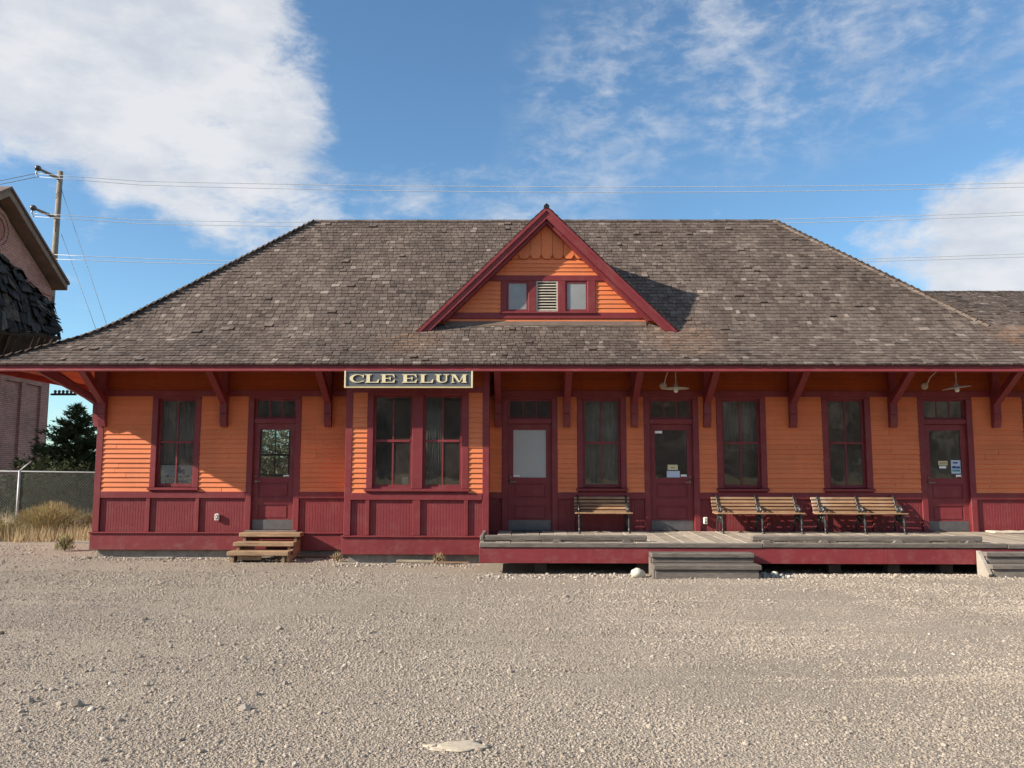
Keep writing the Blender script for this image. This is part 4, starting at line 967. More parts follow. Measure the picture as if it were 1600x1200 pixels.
# open tan steps at the left door
st = empty('open_steps', (-4.63, -.45, 0)); tag(st, 'tan open wooden steps with three treads below a maroon door', 'steps')
for i, (x0, x1, y0, y1, zt) in enumerate(((-5.20, -4.06, -.36, -.078, .475), (-5.21, -4.10, -.64, -.345, .325), (-5.22, -4.12, -.92, -.625, .185))):
    loc(MB().bevbox(x0, x1, y0, y1, zt-.075, zt, r=.008).build('tread', STEPW, st), st)
    for x in (x0+.07, x1-.12): loc(MB().bevbox(x, x+.05, y0+.035, y0+.085, (.185 if i == 1 else .325 if i == 0 else -.04), zt-.077, r=.004).build('post', STEPW, st), st)
for x in (-5.13, -4.14):
    mb = MB(); mb.hexa([(x-.02, -.85, -.03), (x+.02, -.85, -.03), (x+.02, -.85, .105), (x-.02, -.85, .105)], [(x-.02, -.09, .10), (x+.02, -.09, .10), (x+.02, -.09, .395), (x-.02, -.09, .395)])
    loc(mb.build('stringer', STEPW, st), st)
loc(MB().bevbox(-5.05, -4.62, -.86, -.82, .03, .105, r=.005).build('brace', STEPW, st), st)

# ------------------------------------------------------------------ benches
def arc(cx, cz, r, a0, a1, n, y=None):
    return [(cx+r*math.cos(math.radians(a0+(a1-a0)*i/n)), cz+r*math.sin(math.radians(a0+(a1-a0)*i/n))) for i in range(n+1)]
def iron_frame_mesh():
    """cast-iron bench end in the (y,z) plane; y forward is negative, feet at z=0"""
    mb = MB(); T = lambda pts, r: mb.tube([(0, p[0], p[1]) for p in pts], [q*1.35 for q in r] if isinstance(r, list) else r*1.35, 6)
    T([(.10, .0), (.06, .02), (.05, .12), (.0, .24), (-.02, .33), (.03, .42), (.10, .56), (.14, .66)], [.020, .016, .015, .016, .016, .016, .015, .013])   # back leg into back post
    T([(-.40, .005), (-.36, .02), (-.345, .10), (-.37, .20), (-.33, .29), (-.36, .34)], [.022, .016, .014, .016, .015, .014])                       # front leg
    T([(-.40, .345), (-.2, .325), (.0, .335)], .015)                                                                                            # seat rail
    T([(-.34, .25), (-.2, .20), (-.05, .23), (.0, .30)], .012); T(arc(-.19, .26, .045, 0, 330, 12), .010); T(arc(-.29, .21, .03, 0, 330, 10), .009); T(arc(-.09, .27, .03, 0, 330, 10), .009)
    T([(.06, .50), (-.05, .51), (-.18, .50), (-.27, .47), (-.30, .42)]+arc(-.272, .425, .028, 180, 450, 8), .013)                                # arm with scroll
    T([(-.26, .34), (-.21, .42), (-.24, .48)], .010); T([(-.08, .34), (-.13, .41), (-.06, .50)], .010); T(arc(-.15, .44, .032, 0, 330, 10), .008); T(arc(-.03, .42, .03, 0, 330, 10), .008)
    T([(-.085, .355), (-.05, .43), (-.012, .50), (.03, .58), (.072, .668), (.10, .675)], .011)
    mb.lathe([(0, 0), (.026, 0), (.026, .014), (0, .02)], 0, -.40, 10); mb.lathe([(0, 0), (.022, 0), (.022, .014), (0, .02)], 0, .10, 10)
    return mb.mesh('iron_frame', IRON, True)
FRAME = iron_frame_mesh()
def bench(x0, x1, frames, label, y=-.17, rz=0.0):
    xc = (x0+x1)/2; r = empty('park_bench', (xc, y, zdk(y)-.003), rz); tag(r, label, 'bench', 'benches against the depot wall')
    h = (x1-x0)/2
    for fx in frames: link('iron_frame', FRAME, r, (fx-xc, 0, 0))
    me = MB().bevbox(-h, h, -.011, .011, -.0245, .0245, r=.005).mesh('back_slat', SLAT); ms = MB().bevbox(-h, h, -.036, .036, -.011, .011, r=.005).mesh('seat_slat', SLAT)
    for k in range(5):
        z = .375+k*.062; yy = .005+(z-.42)*.5
        link('back_slat', me, r, (random.uniform(-.006, .006), yy-.02, z), (math.radians(-26), 0, 0))
    for k in range(5): link('seat_slat', ms, r, (random.uniform(-.006, .006), -.375+k*.082, .362-.008*math.sin(k/4*math.pi)), (0, 0, 0))
    return r
bench(1.04, 2.08, (1.105, 2.015), 'short slatted bench with two iron ends under the window between two doors')
bench(3.62, 5.23, (3.72, 4.45, 5.17), 'double slatted bench with three iron frames, the one nearer the centre door', rz=.012)
bench(5.50, 7.10, (5.61, 6.33, 7.04), 'double slatted bench with three iron frames, the one nearer the door beyond the double benches', rz=-.015)

# ------------------------------------------------------------------ lamps
def lamp(x, plate_x, zs, tilt, label):
    r = empty('gooseneck_lamp', (x, -.8, zs)); tag(r, label, 'lamp', 'gooseneck lamps under the eave')
    loc(MB().tube([(plate_x, -.03, 3.265), (plate_x+.01, -.10, 3.28), (plate_x+.02, -.20, 3.40), (plate_x*.5+x*.5, -.45, 3.56), (x-.01, -.68, 3.58), (x, -.79, 3.48), (x, -.8, zs+.05)], .0105, 8).build('arm', ENAMEL, r, True), r)
    mb = MB(); mb.tube([(plate_x, -.021, 3.265), (plate_x, -.06, 3.265)], [.075, .055], 14); loc(mb.build('wall_plate', ENAMEL, r), r)
    mb = MB().lathe([(.0, .075), (.03, .075), (.035, .03), (.06, .015), (.235, -.012), (.24, -.02), (.232, -.018), (.06, .006), (.0, .012)], 0, 0, 28); o = mb.build('shade', ENAMEL, r, True); o.rotation_euler = (0, tilt, 0)
    mb = MB().lathe([(.03, .0), (.036, -.03), (.042, -.055), (.03, -.085), (0, -.095)], 0, 0, 16); o = mb.build('bulb', WHITEP, r, True); o.rotation_euler = (0, tilt, 0)
lamp(2.866, 2.77, 3.145, 0.0, 'cream gooseneck lamp with a level shade above the centre door')
lamp(7.98, 7.78, 3.16, math.radians(-8), 'cream gooseneck lamp with a tilted shade above the door beyond the double benches')

# ------------------------------------------------------------------ small things lying about
tag(MB().bevbox(-.12, .16, -.42, -.09, .506, .524, r=.006).build('door_mat', MAT_), 'dark rubber mat before the frosted door, left of the pair', 'mat', 'mats by the frosted door')
tag(MB().bevbox(.17, .43, -.47, -.09, .505, .523, r=.006).build('door_mat', MAT_), 'dark rubber mat before the frosted door, right of the pair', 'mat', 'mats by the frosted door')
mb = MB(); NX, NY = 24, 6
for j in range(NY+1):
    for i in range(NX+1):
        xx, yv = 8.72+i*1.3/NX, -.38+j*.26/NY; hgt = .012+.03*abs(mnoise.noise((xx*3, yv*4, 1)))+(.012 if j in (0, NY) else .02)
        mb.v.append((xx+.02*mnoise.noise((xx, yv*9, 3)), yv+.015*mnoise.noise((xx*7, yv, 5)), zdk(yv)+hgt))
for j in range(NY):
    for i in range(NX): q = j*(NX+1)+i; mb.f.append((q, q+1, q+NX+2, q+NX+1))
nb_ = len(mb.v)
for (vx, vy, vz) in mb.v[:nb_]: mb.v.append((vx, vy, zdk(vy)+.004))
mb.f += [tuple(i+nb_ for i in reversed(f)) for f in mb.f[:]]
ring = [i for i in range(NX+1)]+[j*(NX+1)+NX for j in range(1, NY+1)]+[NY*(NX+1)+i for i in range(NX-1, -1, -1)]+[j*(NX+1) for j in range(NY-1, 0, -1)]
for k in range(len(ring)): a, c = ring[k], ring[(k+1) % len(ring)]; mb.f.append((a, a+nb_, c+nb_, c))
tag(mb.build('rug', RUG, smooth=True), 'rumpled pale rug on the platform right of the door beyond the double benches', 'rug')
def rock(name, x, y, r, sq, mat, label, cat='stone', group=None, seed=0, z=None):
    bm = bmesh.new(); bmesh.ops.create_icosphere(bm, subdivisions=3, radius=1)
    for v in bm.verts:
        k = 1+(.16 if sq[2] > .2 else .55)*mnoise.noise(v.co*1.3+Vector((seed*3.7, 0, 0)))+.06*mnoise.noise(v.co*3.1+Vector((0, seed, 0)))
        v.co = Vector((v.co.x*sq[0], v.co.y*sq[1], v.co.z*sq[2]))*k*r
    me = bpy.data.meshes.new(name); bm.to_mesh(me); bm.free(); me.materials.append(mat); me.polygons.foreach_set('use_smooth', [True]*len(me.polygons))
    o = link(name, me, None, (x, y, gz(x, y)+r*sq[2]*.75 if z is None else z), (0, .25 if sq[2] > .2 else 0, seed if sq[2] > .2 else .12)); 
    tag(o, label, cat, group); return o
rock('pale_rock', 1.86, -2.72, .115, (1.05, .75, .72), ROCK, 'smooth pale yellow rock beside the two-step timber stairs', seed=.4)
rock('sandstone', -.36, -10.9, .14, (1.15, .6, .06), flat('tan_sandstone', (.47, .40, .31), .95, 0, .1, .2, 30, .8), 'flat pale stone lying in the gravel near the bottom of the picture', seed=2.2)
STONES = ['dark stone touching the right end of the two-step stairs', 'grey stone just in front of the dark one by the two-step stairs', 'pale largest stone at the back of the heap by the two-step stairs', 'dark stone in the middle of the heap by the two-step stairs', 'small dark stone at the front corner of the two-step stairs', 'pale stone farthest right in the heap by the two-step stairs', 'tiny dark stone at the front of the heap by the stairs', 'tiny dark stone foremost on the right of the stair heap']
k = 0
for x, y, r in ((3.86, -2.62, .05), (3.95, -2.75, .04), (4.02, -2.58, .055), (4.1, -2.70, .04), (3.80, -2.80, .035), (4.18, -2.80, .03), (3.92, -2.86, .028), (4.06, -2.90, .025)):
    k += 1; rock('dark_stone', x, y, r, (1.1, .8, .8), ROCKG if k % 3 else ROCK, STONES[k-1], group='stones beside the timber stairs', seed=k)
bo = MB().bevbox(-.34, .34, -.055, .055, 0, .05, r=.012).build('loose_timber', wood('loose_grey_board', (.34, .29, .22), (.18, .15, .11)), loc=(-1.83, -.97, .0)); bo.rotation_euler = (0, .01, -.06); tag(bo, 'short grey timber lying on the gravel below the bay window', 'timber')
bo = MB().bevbox(-.3, .3, -.02, .02, 0, .025, r=.006).build('splintered_board', STEPW, loc=(-1.18, -1.0, .0)); bo.rotation_euler = (0, .02, .10); tag(bo, 'thin brown splintered board on the gravel by the bay window corner', 'timber')
bo = MB().bevbox(-.3, .3, -.07, .07, 0, .03, r=.01).build('flat_paver', CONC, loc=(-6.75, -.22, -.015)); tag(bo, 'thin grey slab in the gravel under the window nearest the fence', 'slab')
bo = MB().bevbox(-.42, .42, -.05, .05, 0, .045, r=.01).build('loose_timber', wood('brown_board', (.22, .13, .08), (.11, .06, .035)), loc=(-3.78, -.17, -.005)); tag(bo, 'brown board on the ground right of the tan open steps', 'timber')

# ------------------------------------------------------------------ gravel stones (uncountable: one object, instanced on points)
protos = []
for k in range(5):
    bm = bmesh.new(); bmesh.ops.create_icosphere(bm, subdivisions=1 if k else 2, radius=1)
    for v in bm.verts:
        q = 1+.38*mnoise.noise(v.co*1.5+Vector((k*5.1, 1, 0))); v.co = Vector((v.co.x*q*random.uniform(1.0, 1.15), v.co.y*q*.85, v.co.z*q*.62))
    me = bpy.data.meshes.new('gravel_stone_shape'); bm.to_mesh(me); bm.free(); me.materials.append(PEBBLE)
    protos.append(me)
pts = []; scl = []; rot = []; ton = []; ind = []
def scatter(n, ylo, yhi, rmean, rsig, xw, thin=True):
    for _ in range(n):
        y = random.uniform(ylo, yhi); half = (y+15.9)*.66+xw; x = random.uniform(-half, half)
        if y > -.95 and BX0-.1 < x < BX1+.1: continue
        if y > -1.7 and x > PX0: continue
        if y > -.12 and x > XL-.1: continue
        patch = mnoise.noise((x*.45, y*.45, 2.0)); fines = -26*min(0, rut(x, y))+mnoise.noise((x*.30+.12*y, y*.9, 6.0))+.5*mnoise.noise((x*1.9, y*1.9, 1.0))
        if thin and random.random() < .75*max(0, min(1, (fines-.02)*2.2)): continue
        r = min(.05, max(.003, random.lognormvariate(math.log(rmean), rsig)))*(1+.35*patch-.25*max(0, fines))
        pts.append((x, y, gz(x, y)+r*.10)); scl.append(r); rot.append((random.uniform(-.5, .5), random.uniform(-.5, .5), random.uniform(0, 6.28)))
        ton.append(min(1, max(0, random.gauss(.52+.12*mnoise.noise((x*1.1, y*1.1, 9.0)), .17)))); ind.append(random.randrange(5))
scatter(95000, -12.4, -9.0, .0060, .36, 1.0); scatter(105000, -9.2, -5.8, .0070, .36, 1.0); scatter(62000, -6.0, -2.2, .0088, .36, 1.0); scatter(16000, -2.4, 2.5, .0125, .35, .6)
scatter(5000, -12.4, -3.0, .0115, .25, 1.0, False); scatter(120, -12.0, -1.0, .021, .25, 1.0, False)
for _ in range(2600):                               # loose spill along the foot of the walls, steps and platform
    x = random.uniform(-8.4, 10); y = (-2.42 if x > PX0 else (-.97 if x > BX0-.1 else -.18))-abs(random.gauss(0, .22)); r = random.lognormvariate(math.log(.016), .35)
    pts.append((x, y, gz(x, y)+r*.3)); scl.append(r); rot.append((random.random(), random.random(), random.uniform(0, 6.28))); ton.append(min(1, max(0, random.gauss(.68, .22)))); ind.append(random.randrange(5))
for _ in range(420):                                # the left foreground carries coarser stones
    x = random.gauss(-3.4, 1.1); y = random.gauss(-9.8, 1.0)
    if y < -12.4 or x > 0: continue
    r = random.lognormvariate(math.log(.015), .38); pts.append((x, y, gz(x, y)+r*.25)); scl.append(min(.05, r)); rot.append((random.random()*.5, random.random()*.5, random.uniform(0, 6.28))); ton.append(min(1, max(0, random.gauss(.6, .2)))); ind.append(random.randrange(5))
gm = bpy.data.meshes.new('gravel'); gm.vertices.add(len(pts)); gm.vertices.foreach_set('co', np.array(pts, dtype=np.float32).ravel())
for nm, ty, dat in (('scl', 'FLOAT', scl), ('tone', 'FLOAT', ton), ('ind', 'INT', ind)):
    at = gm.attributes.new(nm, ty, 'POINT'); at.data.foreach_set('value', np.array(dat, dtype=np.int32 if ty == 'INT' else np.float32))
at = gm.attributes.new('rot', 'FLOAT_VECTOR', 'POINT'); at.data.foreach_set('vector', np.array(rot, dtype=np.float32).ravel())
gravel = link('gravel', gm); gravel['kind'] = 'stuff'; gravel['label'] = 'pale grey-brown gravel covering the yard'; gravel['category'] = 'gravel'
gm.materials.append(PEBBLE)
ng = bpy.data.node_groups.new('gravel_scatter', 'GeometryNodeTree'); ng.interface.new_socket('Geometry', in_out='INPUT', socket_type='NodeSocketGeometry'); ng.interface.new_socket('Geometry', in_out='OUTPUT', socket_type='NodeSocketGeometry')
N = ng.nodes; Lk = ng.links; gi = N.new('NodeGroupInput'); go = N.new('NodeGroupOutput'); ip = N.new('GeometryNodeInstanceOnPoints'); Lk.new(gi.outputs[0], ip.inputs['Points']); Lk.new(ip.outputs[0], go.inputs[0])
gti = N.new('GeometryNodeJoinGeometry')
for me in reversed(protos):
    po_ = bpy.data.objects.new('gravel_stone_shape', me); oi = N.new('GeometryNodeObjectInfo'); oi.inputs['Object'].default_value = po_; oi.inputs['As Instance'].default_value = True; Lk.new(oi.outputs['Geometry'], gti.inputs[0])
Lk.new(gti.outputs[0], ip.inputs['Instance']); ip.inputs['Pick Instance'].default_value = True
def named(nm, ty):
    x = N.new('GeometryNodeInputNamedAttribute'); x.data_type = ty; x.inputs['Name'].default_value = nm; return x.outputs[0]
Lk.new(named('ind', 'INT'), ip.inputs['Instance Index']); Lk.new(named('scl', 'FLOAT'), ip.inputs['Scale'])
e2r = N.new('FunctionNodeEulerToRotation'); Lk.new(named('rot', 'FLOAT_VECTOR'), e2r.inputs[0]); Lk.new(e2r.outputs[0], ip.inputs['Rotation'])
md = gravel.modifiers.new('scatter', 'NODES'); md.node_group = ng

# ------------------------------------------------------------------ brick substation on the left
BFX = -22.3; BYC, BYA = 22.7, 18.1; BYN = 2*BYA-BYC; ZE, ZA = 10.3, 13.15
sub = empty('brick_building', (BFX, BYA, 0)); tag(sub, 'tall old red brick building with a steep gable at the left edge', 'building')
def sl(o): return loc(o, sub)
sl(MB().prism([(BYN, -.1), (BYC, -.1), (BYC, ZE), (BYA, ZA), (BYN, ZE)], 'x', BFX-14, BFX).build('wall', BRICK, sub))
for y0, y1 in ((BYC-.55, BYC+.03), (BYC-2.05, BYC-1.75), (BYC-3.6, BYC-3.25), (BYN, BYN+.6)): sl(MB().box(BFX-.01, BFX+.13, y0, y1, -.1, 8.35).build('pilaster', BRICK, sub))
sl(MB().box(BFX-.01, BFX+.10, BYC-6, BYC+.02, 8.36, 8.75).build('string_course', BRICK, sub)); sl(MB().box(BFX-.01, BFX+.12, BYC-6, BYC+.03, 5.55, 5.85).build('string_course', BRICK, sub))
sl(MB().box(BFX-.01, BFX+.07, BYC-1.9, BYC-.05, 9.9, 10.1).build('string_course', BRICK, sub))
mb = MB()
for (rr, ex) in ((.90, .10), (.70, .07)):
    n_ = 28
    for k in range(n_):
        a0, a1 = 2*math.pi*k/n_, 2*math.pi*(k+1)/n_; c0 = (BYA+.2, 11.9)
        q = [(c0[0]+r_*math.cos(a), c0[1]+r_*math.sin(a)) for r_, a in ((rr, a0), (rr, a1), (rr-.17, a1), (rr-.17, a0))]; mb.prism(q, 'x', BFX-.01, BFX+ex)
sl(mb.build('round_brick_ring', BRICK, sub)); mb = MB().tube([(BFX-.005, BYA+.2, 11.9), (BFX+.02, BYA+.2, 11.9)], .52, 24); sl(mb.build('round_panel', flat('brick_infill', (.36, .16, .12), .9), sub))
for sg, nm in ((1, 'roof'), (-1, 'roof')):
    ye = BYA+sg*(BYC-BYA+.25); sp_ = (ZA-ZE)/(BYC-BYA); ze = ZA+.10-abs(ye-BYA)*sp_
    sl(MB().prism([(BYA, ZA+.10), (ye, ze), (ye, ze+.30), (BYA, ZA+.42)], 'x', BFX-14, BFX+.62).build(nm, BARN, sub)); sl(MB().prism([(BYA, ZA+.422), (ye+sg*.04, ze+.27), (ye+sg*.04, ze+.40), (BYA, ZA+.53)], 'x', BFX-14, BFX+.70).build('roof_edge', BROOF, sub))
sl(MB().tube([(BFX+.06, BYC+.10, 9.9), (BFX+.06, BYC+.10, 0)], .06, 8).build('downpipe', BARN, sub))
# arm with insulators on the far corner
ax = empty('insulator_arm', (BFX+.2, BYC+.4, 5.2)); tag(ax, 'dark bracket carrying insulators on the corner of the brick building', 'bracket')
loc(MB().box(BFX+.05, BFX+1.25, BYC+.35, BYC+.45, 5.20, 5.29).build('arm', ROTW, ax), ax)
for k in range(6): loc(MB().lathe([(0, 5.291), (.07, 5.291), (.05, 5.36), (.08, 5.39), (.04, 5.45), (0, 5.46)], BFX+.25+k*.19, BYC+.4, 10).build('insulator', CERAM, ax), ax)
# collapsed canopy roof hanging off the wall
can = empty('collapsed_canopy', (BFX, 17, 8)); tag(can, 'collapsed black tar-paper canopy sagging off the brick building', 'canopy')
def cpt(u, v):
    y = 9.5+u*13.0-v*2.0; zw = 9.45+(22.5-(9.5+u*13.0))*.34; zo = 7.75-(1-u)*1.6
    x = BFX+.15+v*1.65; z = zw+(zo-zw)*v+.28*math.sin(v*3.1)*(.6+.5*math.sin(u*11))
    x += .14*mnoise.noise((u*16, v*5, 1)); z += .26*mnoise.noise((u*26, v*9, 2))+.10*mnoise.noise((u*70, v*20, 4)); y += .20*mnoise.noise((u*9, v*9, 3))
    return Vector((x, y, z))
mb = MB(); NU, NV = 90, 16
for th in (0, 1):
    for i in range(NU+1):
        for j in range(NV+1): p = cpt(i/NU, j/NV); p.z -= .09*th; mb.v.append(tuple(p))
K = (NU+1)*(NV+1)
for i in range(NU):
    for j in range(NV):
        if mnoise.noise((i*.21, j*.5, 8)) > .42: continue
        q = i*(NV+1)+j; mb.f.append((q, q+1, q+NV+2, q+NV+1)); mb.f.append((q+K, q+NV+1+K, q+NV+2+K, q+1+K))
for i in range(NU): a = i*(NV+1)+NV; c = a+NV+1; mb.f.append((a, a+K, c+K, c))
for j in range(NV): a = NU*(NV+1)+j; mb.f.append((a, a+1, a+1+K, a+K))
loc(mb.build('torn_roof', TAR, can, recalc=False), can)
TARS = [flat('felt_strip_%d' % k, c, .9, 0, .15, .5, 4, .8) for k, c in enumerate(((.030, .027, .025), (.055, .050, .046), (.10, .092, .085), (.075, .058, .046)))]
for r_ in range(8):                                 # loose courses of felt and shingle, curled and slipping
    u = .30+.01*(r_ % 2)
    while u < .99:
        w_ = random.uniform(.018, .045); v0 = r_/8+random.uniform(-.02, .02); v1 = v0+.17
        if random.random() < .88:
            q = [cpt(u, v0), cpt(min(1, u+w_), v0), cpt(min(1, u+w_), v1), cpt(u, v1)]; up = Vector((.75, 0, .66))
            q = [q[0]+up*.03, q[1]+up*.03, q[2]+up*(.07+random.random()*.12), q[3]+up*(.07+random.random()*.12)]
            loc(MB().hexa(q, [p_+up*.025 for p_ in q]).build('felt_strip', random.choices(TARS, (5, 4, 1, 2))[0], can), can)
        u += w_*random.uniform(.9, 1.25)
for k in range(13):
    u = .12+k*.073; a, c = cpt(u, .02), cpt(u, .98); a.z -= .2; c.z -= .18
    loc(MB().tube([a, c], .07, 4).build('rafter', ROTW, can), can)
for k in range(22):                                # sagging boards under the canopy
    u = .30+k*.0315; a, c = cpt(u, .98), cpt(u, .03); a.z -= .22; c.z = a.z-.9-.25*random.random(); a.x += .02
    loc(MB().hexa([a+Vector((0, -.17, 0)), a+Vector((0, .17, 0)), a+Vector((0, .17, .03)), a+Vector((0, -.17, .03))], [c+Vector((0, -.17, 0)), c+Vector((0, .17, 0)), c+Vector((0, .17, .03)), c+Vector((0, -.17, .03))]).build('ceiling_board', ROTW, can), can)
for k in range(4): u = .3+k*.22; a, c = cpt(u, .9), cpt(u, .02); a.z -= .2; c.z -= 2.3-.2*k; loc(MB().tube([a, c], .08, 4).build('strut', ROTW, can), can)
a, c = cpt(.03, .97), cpt(.985, .97); a.z -= .25; c.z -= .25
loc(MB().tube([cpt(i/8*.95+.03, .96)-Vector((0, 0, .24)) for i in range(9)], .09, 4).build('edge_timber', ROTW, can), can)

# ------------------------------------------------------------------ utility pole and lines
PZ = 45.0; PYY = PZ-15.9
def atd(px, py, Y=PYY):
    d = _f+_r2*((px-800)/F_PX)-_u2*((py-600)/F_PX); t = (Y+15.9)/d.y; return Vector((0, -15.9, 1.6))+d*t
pt = atd(94.5, 268); pb = Vector((pt.x-.15, PYY, 0))
pole = empty('utility_pole', tuple(pb)); tag(pole, 'tall wooden utility pole with two arms behind the brick building', 'utility pole')
loc(MB().tube([pb, pb*.5+pt*.5, pt], [.20, .17, .14], 12).build('post', POLE, pole, True), pole)
att = {}
for nm, yp, xe, ye in (('a', 280, 72, 271), ('b', 343, 65, 332)):
    r0 = atd(93, yp); e_ = atd(xe, ye)-Vector((0, .8, 0))
    loc(MB().tube([r0+Vector((0, -.15, 0)), e_], [.10, .07], 8).build('arm', POLE, pole), pole)
    loc(MB().lathe([(0, -.16), (.10, -.14), (.17, -.06), (.17, .06), (.10, .14), (0, .16)], 0, 0, 14).build('insulator', CERAM, pole, True, loc=tuple(e_)), pole)
    k1 = atd(xe-3, ye+8)-Vector((0, .8, 0)); k2 = atd(xe, ye+13)-Vector((0, .8, 0)); loc(MB().tube([e_, k1, k2], .04, 6).build('yoke', GALV, pole), pole); att[nm] = (k1, k2)
def wire(name, ptsx, r, mat, label, cat, group): 
    o = MB().tube(ptsx, r, 5).build(name, mat, None, True); tag(o, label, cat, group); return o
def span(pa, pix):
    """hanging line through measured heights, from the pole to a far one out of the frame on the right"""
    xs_ = [atd(*q) for q in pix]; A = np.polyfit([p.x for p in xs_]+[pa.x]*2, [p.z for p in xs_]+[pa.z]*2, 2)
    xe = 46.0; out = []
    for i in range(41):
        x = pa.x+(xe-pa.x)*i/40; out.append((x, pa.y+(PYY-pa.y)*min(1, i/3), pa.z if i == 0 else np.polyval(A, x)))
    return out
a1, a2 = att['a']; b1, b2 = att['b']; c1, c2 = atd(90, 400)-Vector((0, .3, 0)), atd(90, 407)-Vector((0, .3, 0))
specs = [(a1, [(400, 288), (800, 291.5), (1100, 291), (1350, 290), (1600, 286)], 'upper line of the top pair of overhead wires'), (a2, [(400, 294.5), (800, 299.5), (1100, 300), (1350, 298), (1600, 292)], 'lower line of the top pair of overhead wires'),
         (b1, [(400, 346), (500, 348), (1220, 343), (1600, 331)], 'upper line of the middle pair of overhead wires'), (b2, [(400, 353), (1220, 349), (1600, 336)], 'lower line of the middle pair of overhead wires'),
         (c1, [(300, 406), (380, 409), (1330, 404), (1600, 397)], 'upper line of the lowest pair of overhead wires'), (c2, [(300, 411), (380, 414), (1330, 409), (1600, 401.5)], 'lower line of the lowest pair of overhead wires')]
for pa, px_, lb in specs: wire('power_line', span(pa, px_), .017, WIRE, lb, 'power line', 'overhead lines behind the depot')
wire('power_line', [a1, a1+Vector((-6, 1, -.75)), a1+Vector((-13, 2, -1.3))], .022, WIRE, 'upper overhead wire leaving the pole towards the left edge', 'power line', 'overhead lines behind the depot'); wire('power_line', [a2, a2+Vector((-6, 1, -.75)), a2+Vector((-13, 2, -1.3))], .022, WIRE, 'lower overhead wire leaving the pole towards the left edge', 'power line', 'overhead lines behind the depot')
g1 = wire('guy_wire', [atd(96, 296), atd(176, 535), atd(214, 640)], .014, GUYW, 'thin dark guy wire from the pole top, upper of two', 'guy wire', 'guy wires of the pole')
g2 = wire('guy_wire', [atd(96, 366), atd(152, 520), atd(190, 625)], .014, GUYW, 'thin dark guy wire from lower on the pole', 'guy wire', 'guy wires of the pole')

# ------------------------------------------------------------------ fence
fen = empty('chain_link_fence', (-13.2, 6.0, 0)); tag(fen, 'galvanised chain-link fence with barbed-wire arm beside the depot', 'fence')
def ftop(x): return 1.60-.012*(x+13.2)
for x in (-22, -17.6, -13.2, -8.9, -4.5):
    loc(MB().tube([(x, 6, -.1), (x, 6, ftop(x)+.03)], .032, 10).build('post', GALV, fen, True), fen)
    loc(MB().tube([(x, 6, ftop(x)+.02), (x+.26, 6.05, ftop(x)+.27)], .018, 8).build('arm', GALV, fen, True), fen)
loc(MB().tube([(-22.5, 6, ftop(-22.5)), (-13.2, 6, ftop(-13.2)), (-4.3, 6, ftop(-4.3))], .021, 8).build('top_rail', GALV, fen, True), fen)
mb = MB(); p_ = .078; r_ = .0020; zt = 1.56
def thin(a, c, r=r_):
    a, c = Vector(a), Vector(c); t = (c-a).normalized(); u_ = t.cross(Vector((0, 1, 0))).normalized()*r; v_ = Vector((0, r, 0))
    mb.add([a+u_, a-u_*.5+v_, a-u_*.5-v_, c+u_, c-u_*.5+v_, c-u_*.5-v_], [(0, 1, 4, 3), (1, 2, 5, 4), (2, 0, 3, 5)])
x = -18.5
while x < -7.0:
    for sgn in (-1, 1):
        thin((x, 6.0+.003*sgn, .02), (x+sgn*1.58, 6.0+.003*sgn, ftop(x)+.0))
    x += p_
mesh_o = mb.build('wire_mesh', MESHW, fen, recalc=False); mesh_o['kind'] = 'stuff'; loc(mesh_o, fen)

# ------------------------------------------------------------------ vegetation
def blade(mb, base, tip, w, tone, side=None):
    base, tip = Vector(base), Vector(tip); d = (tip-base); s_ = (side or Vector((-d.y, d.x, 0.2*d.length))); s_ = s_.normalized()*w if s_.length > 1e-6 else Vector((w, 0, 0))
    mb.add([base-s_, base+s_, tip], [(0, 1, 2)], tone)
def conifer(name, x, y, h, r, label, seed):
    R = random.Random(seed); t = empty(name, (x, y, 0)); tag(t, label, 'tree')
    mb = MB().tube([(0, 0, -.1), (.03, 0, h*.4), (0, .02, h*.98)], [.14, .09, .015], 9)
    crown = MB(); nl = 34
    for i in range(nl):
        f_ = i/(nl-1); z = h*(.02+.92*f_); rr = r*((1-f_)**.82)*(.8+.35*R.random())+.06; nbr = int(17-8*f_)
        for k in range(nbr):
            a = R.uniform(0, 6.283); L = rr*R.uniform(.55, 1.12); dz = L*R.uniform(.15, .75)+.10*f_
            e_ = Vector((math.cos(a)*L, math.sin(a)*L, z+dz*.6)); b0 = Vector((0, 0, z-.1))
            mb.tube([b0, e_], [.016, .004], 4, False); ns = max(8, int(L*34))
            for q in range(ns):
                t_ = R.random()**.6; p = b0.lerp(e_, t_)+Vector((R.gauss(0, .06), R.gauss(0, .06), R.gauss(0, .05)))
                for _ in range(2):
                    dv = Vector((math.cos(a+R.uniform(-1.1, 1.1)), math.sin(a+R.uniform(-1.1, 1.1)), R.uniform(-.2, 1.0))).normalized()*R.uniform(.10, .24)
                    blade(crown, p, p+dv, R.uniform(.018, .045), min(1, max(0, R.gauss(.4, .25))), Vector((R.uniform(-1, 1), R.uniform(-1, 1), R.uniform(-1, 1))))
    mb.build('trunk', BARK, t); crown.build('crown', PINE, t, recalc=False); return t
conifer('conifer_tree', -18.2, 18.0, 4.5, 2.5, 'dark bushy conifer behind the chain-link fence', 3)
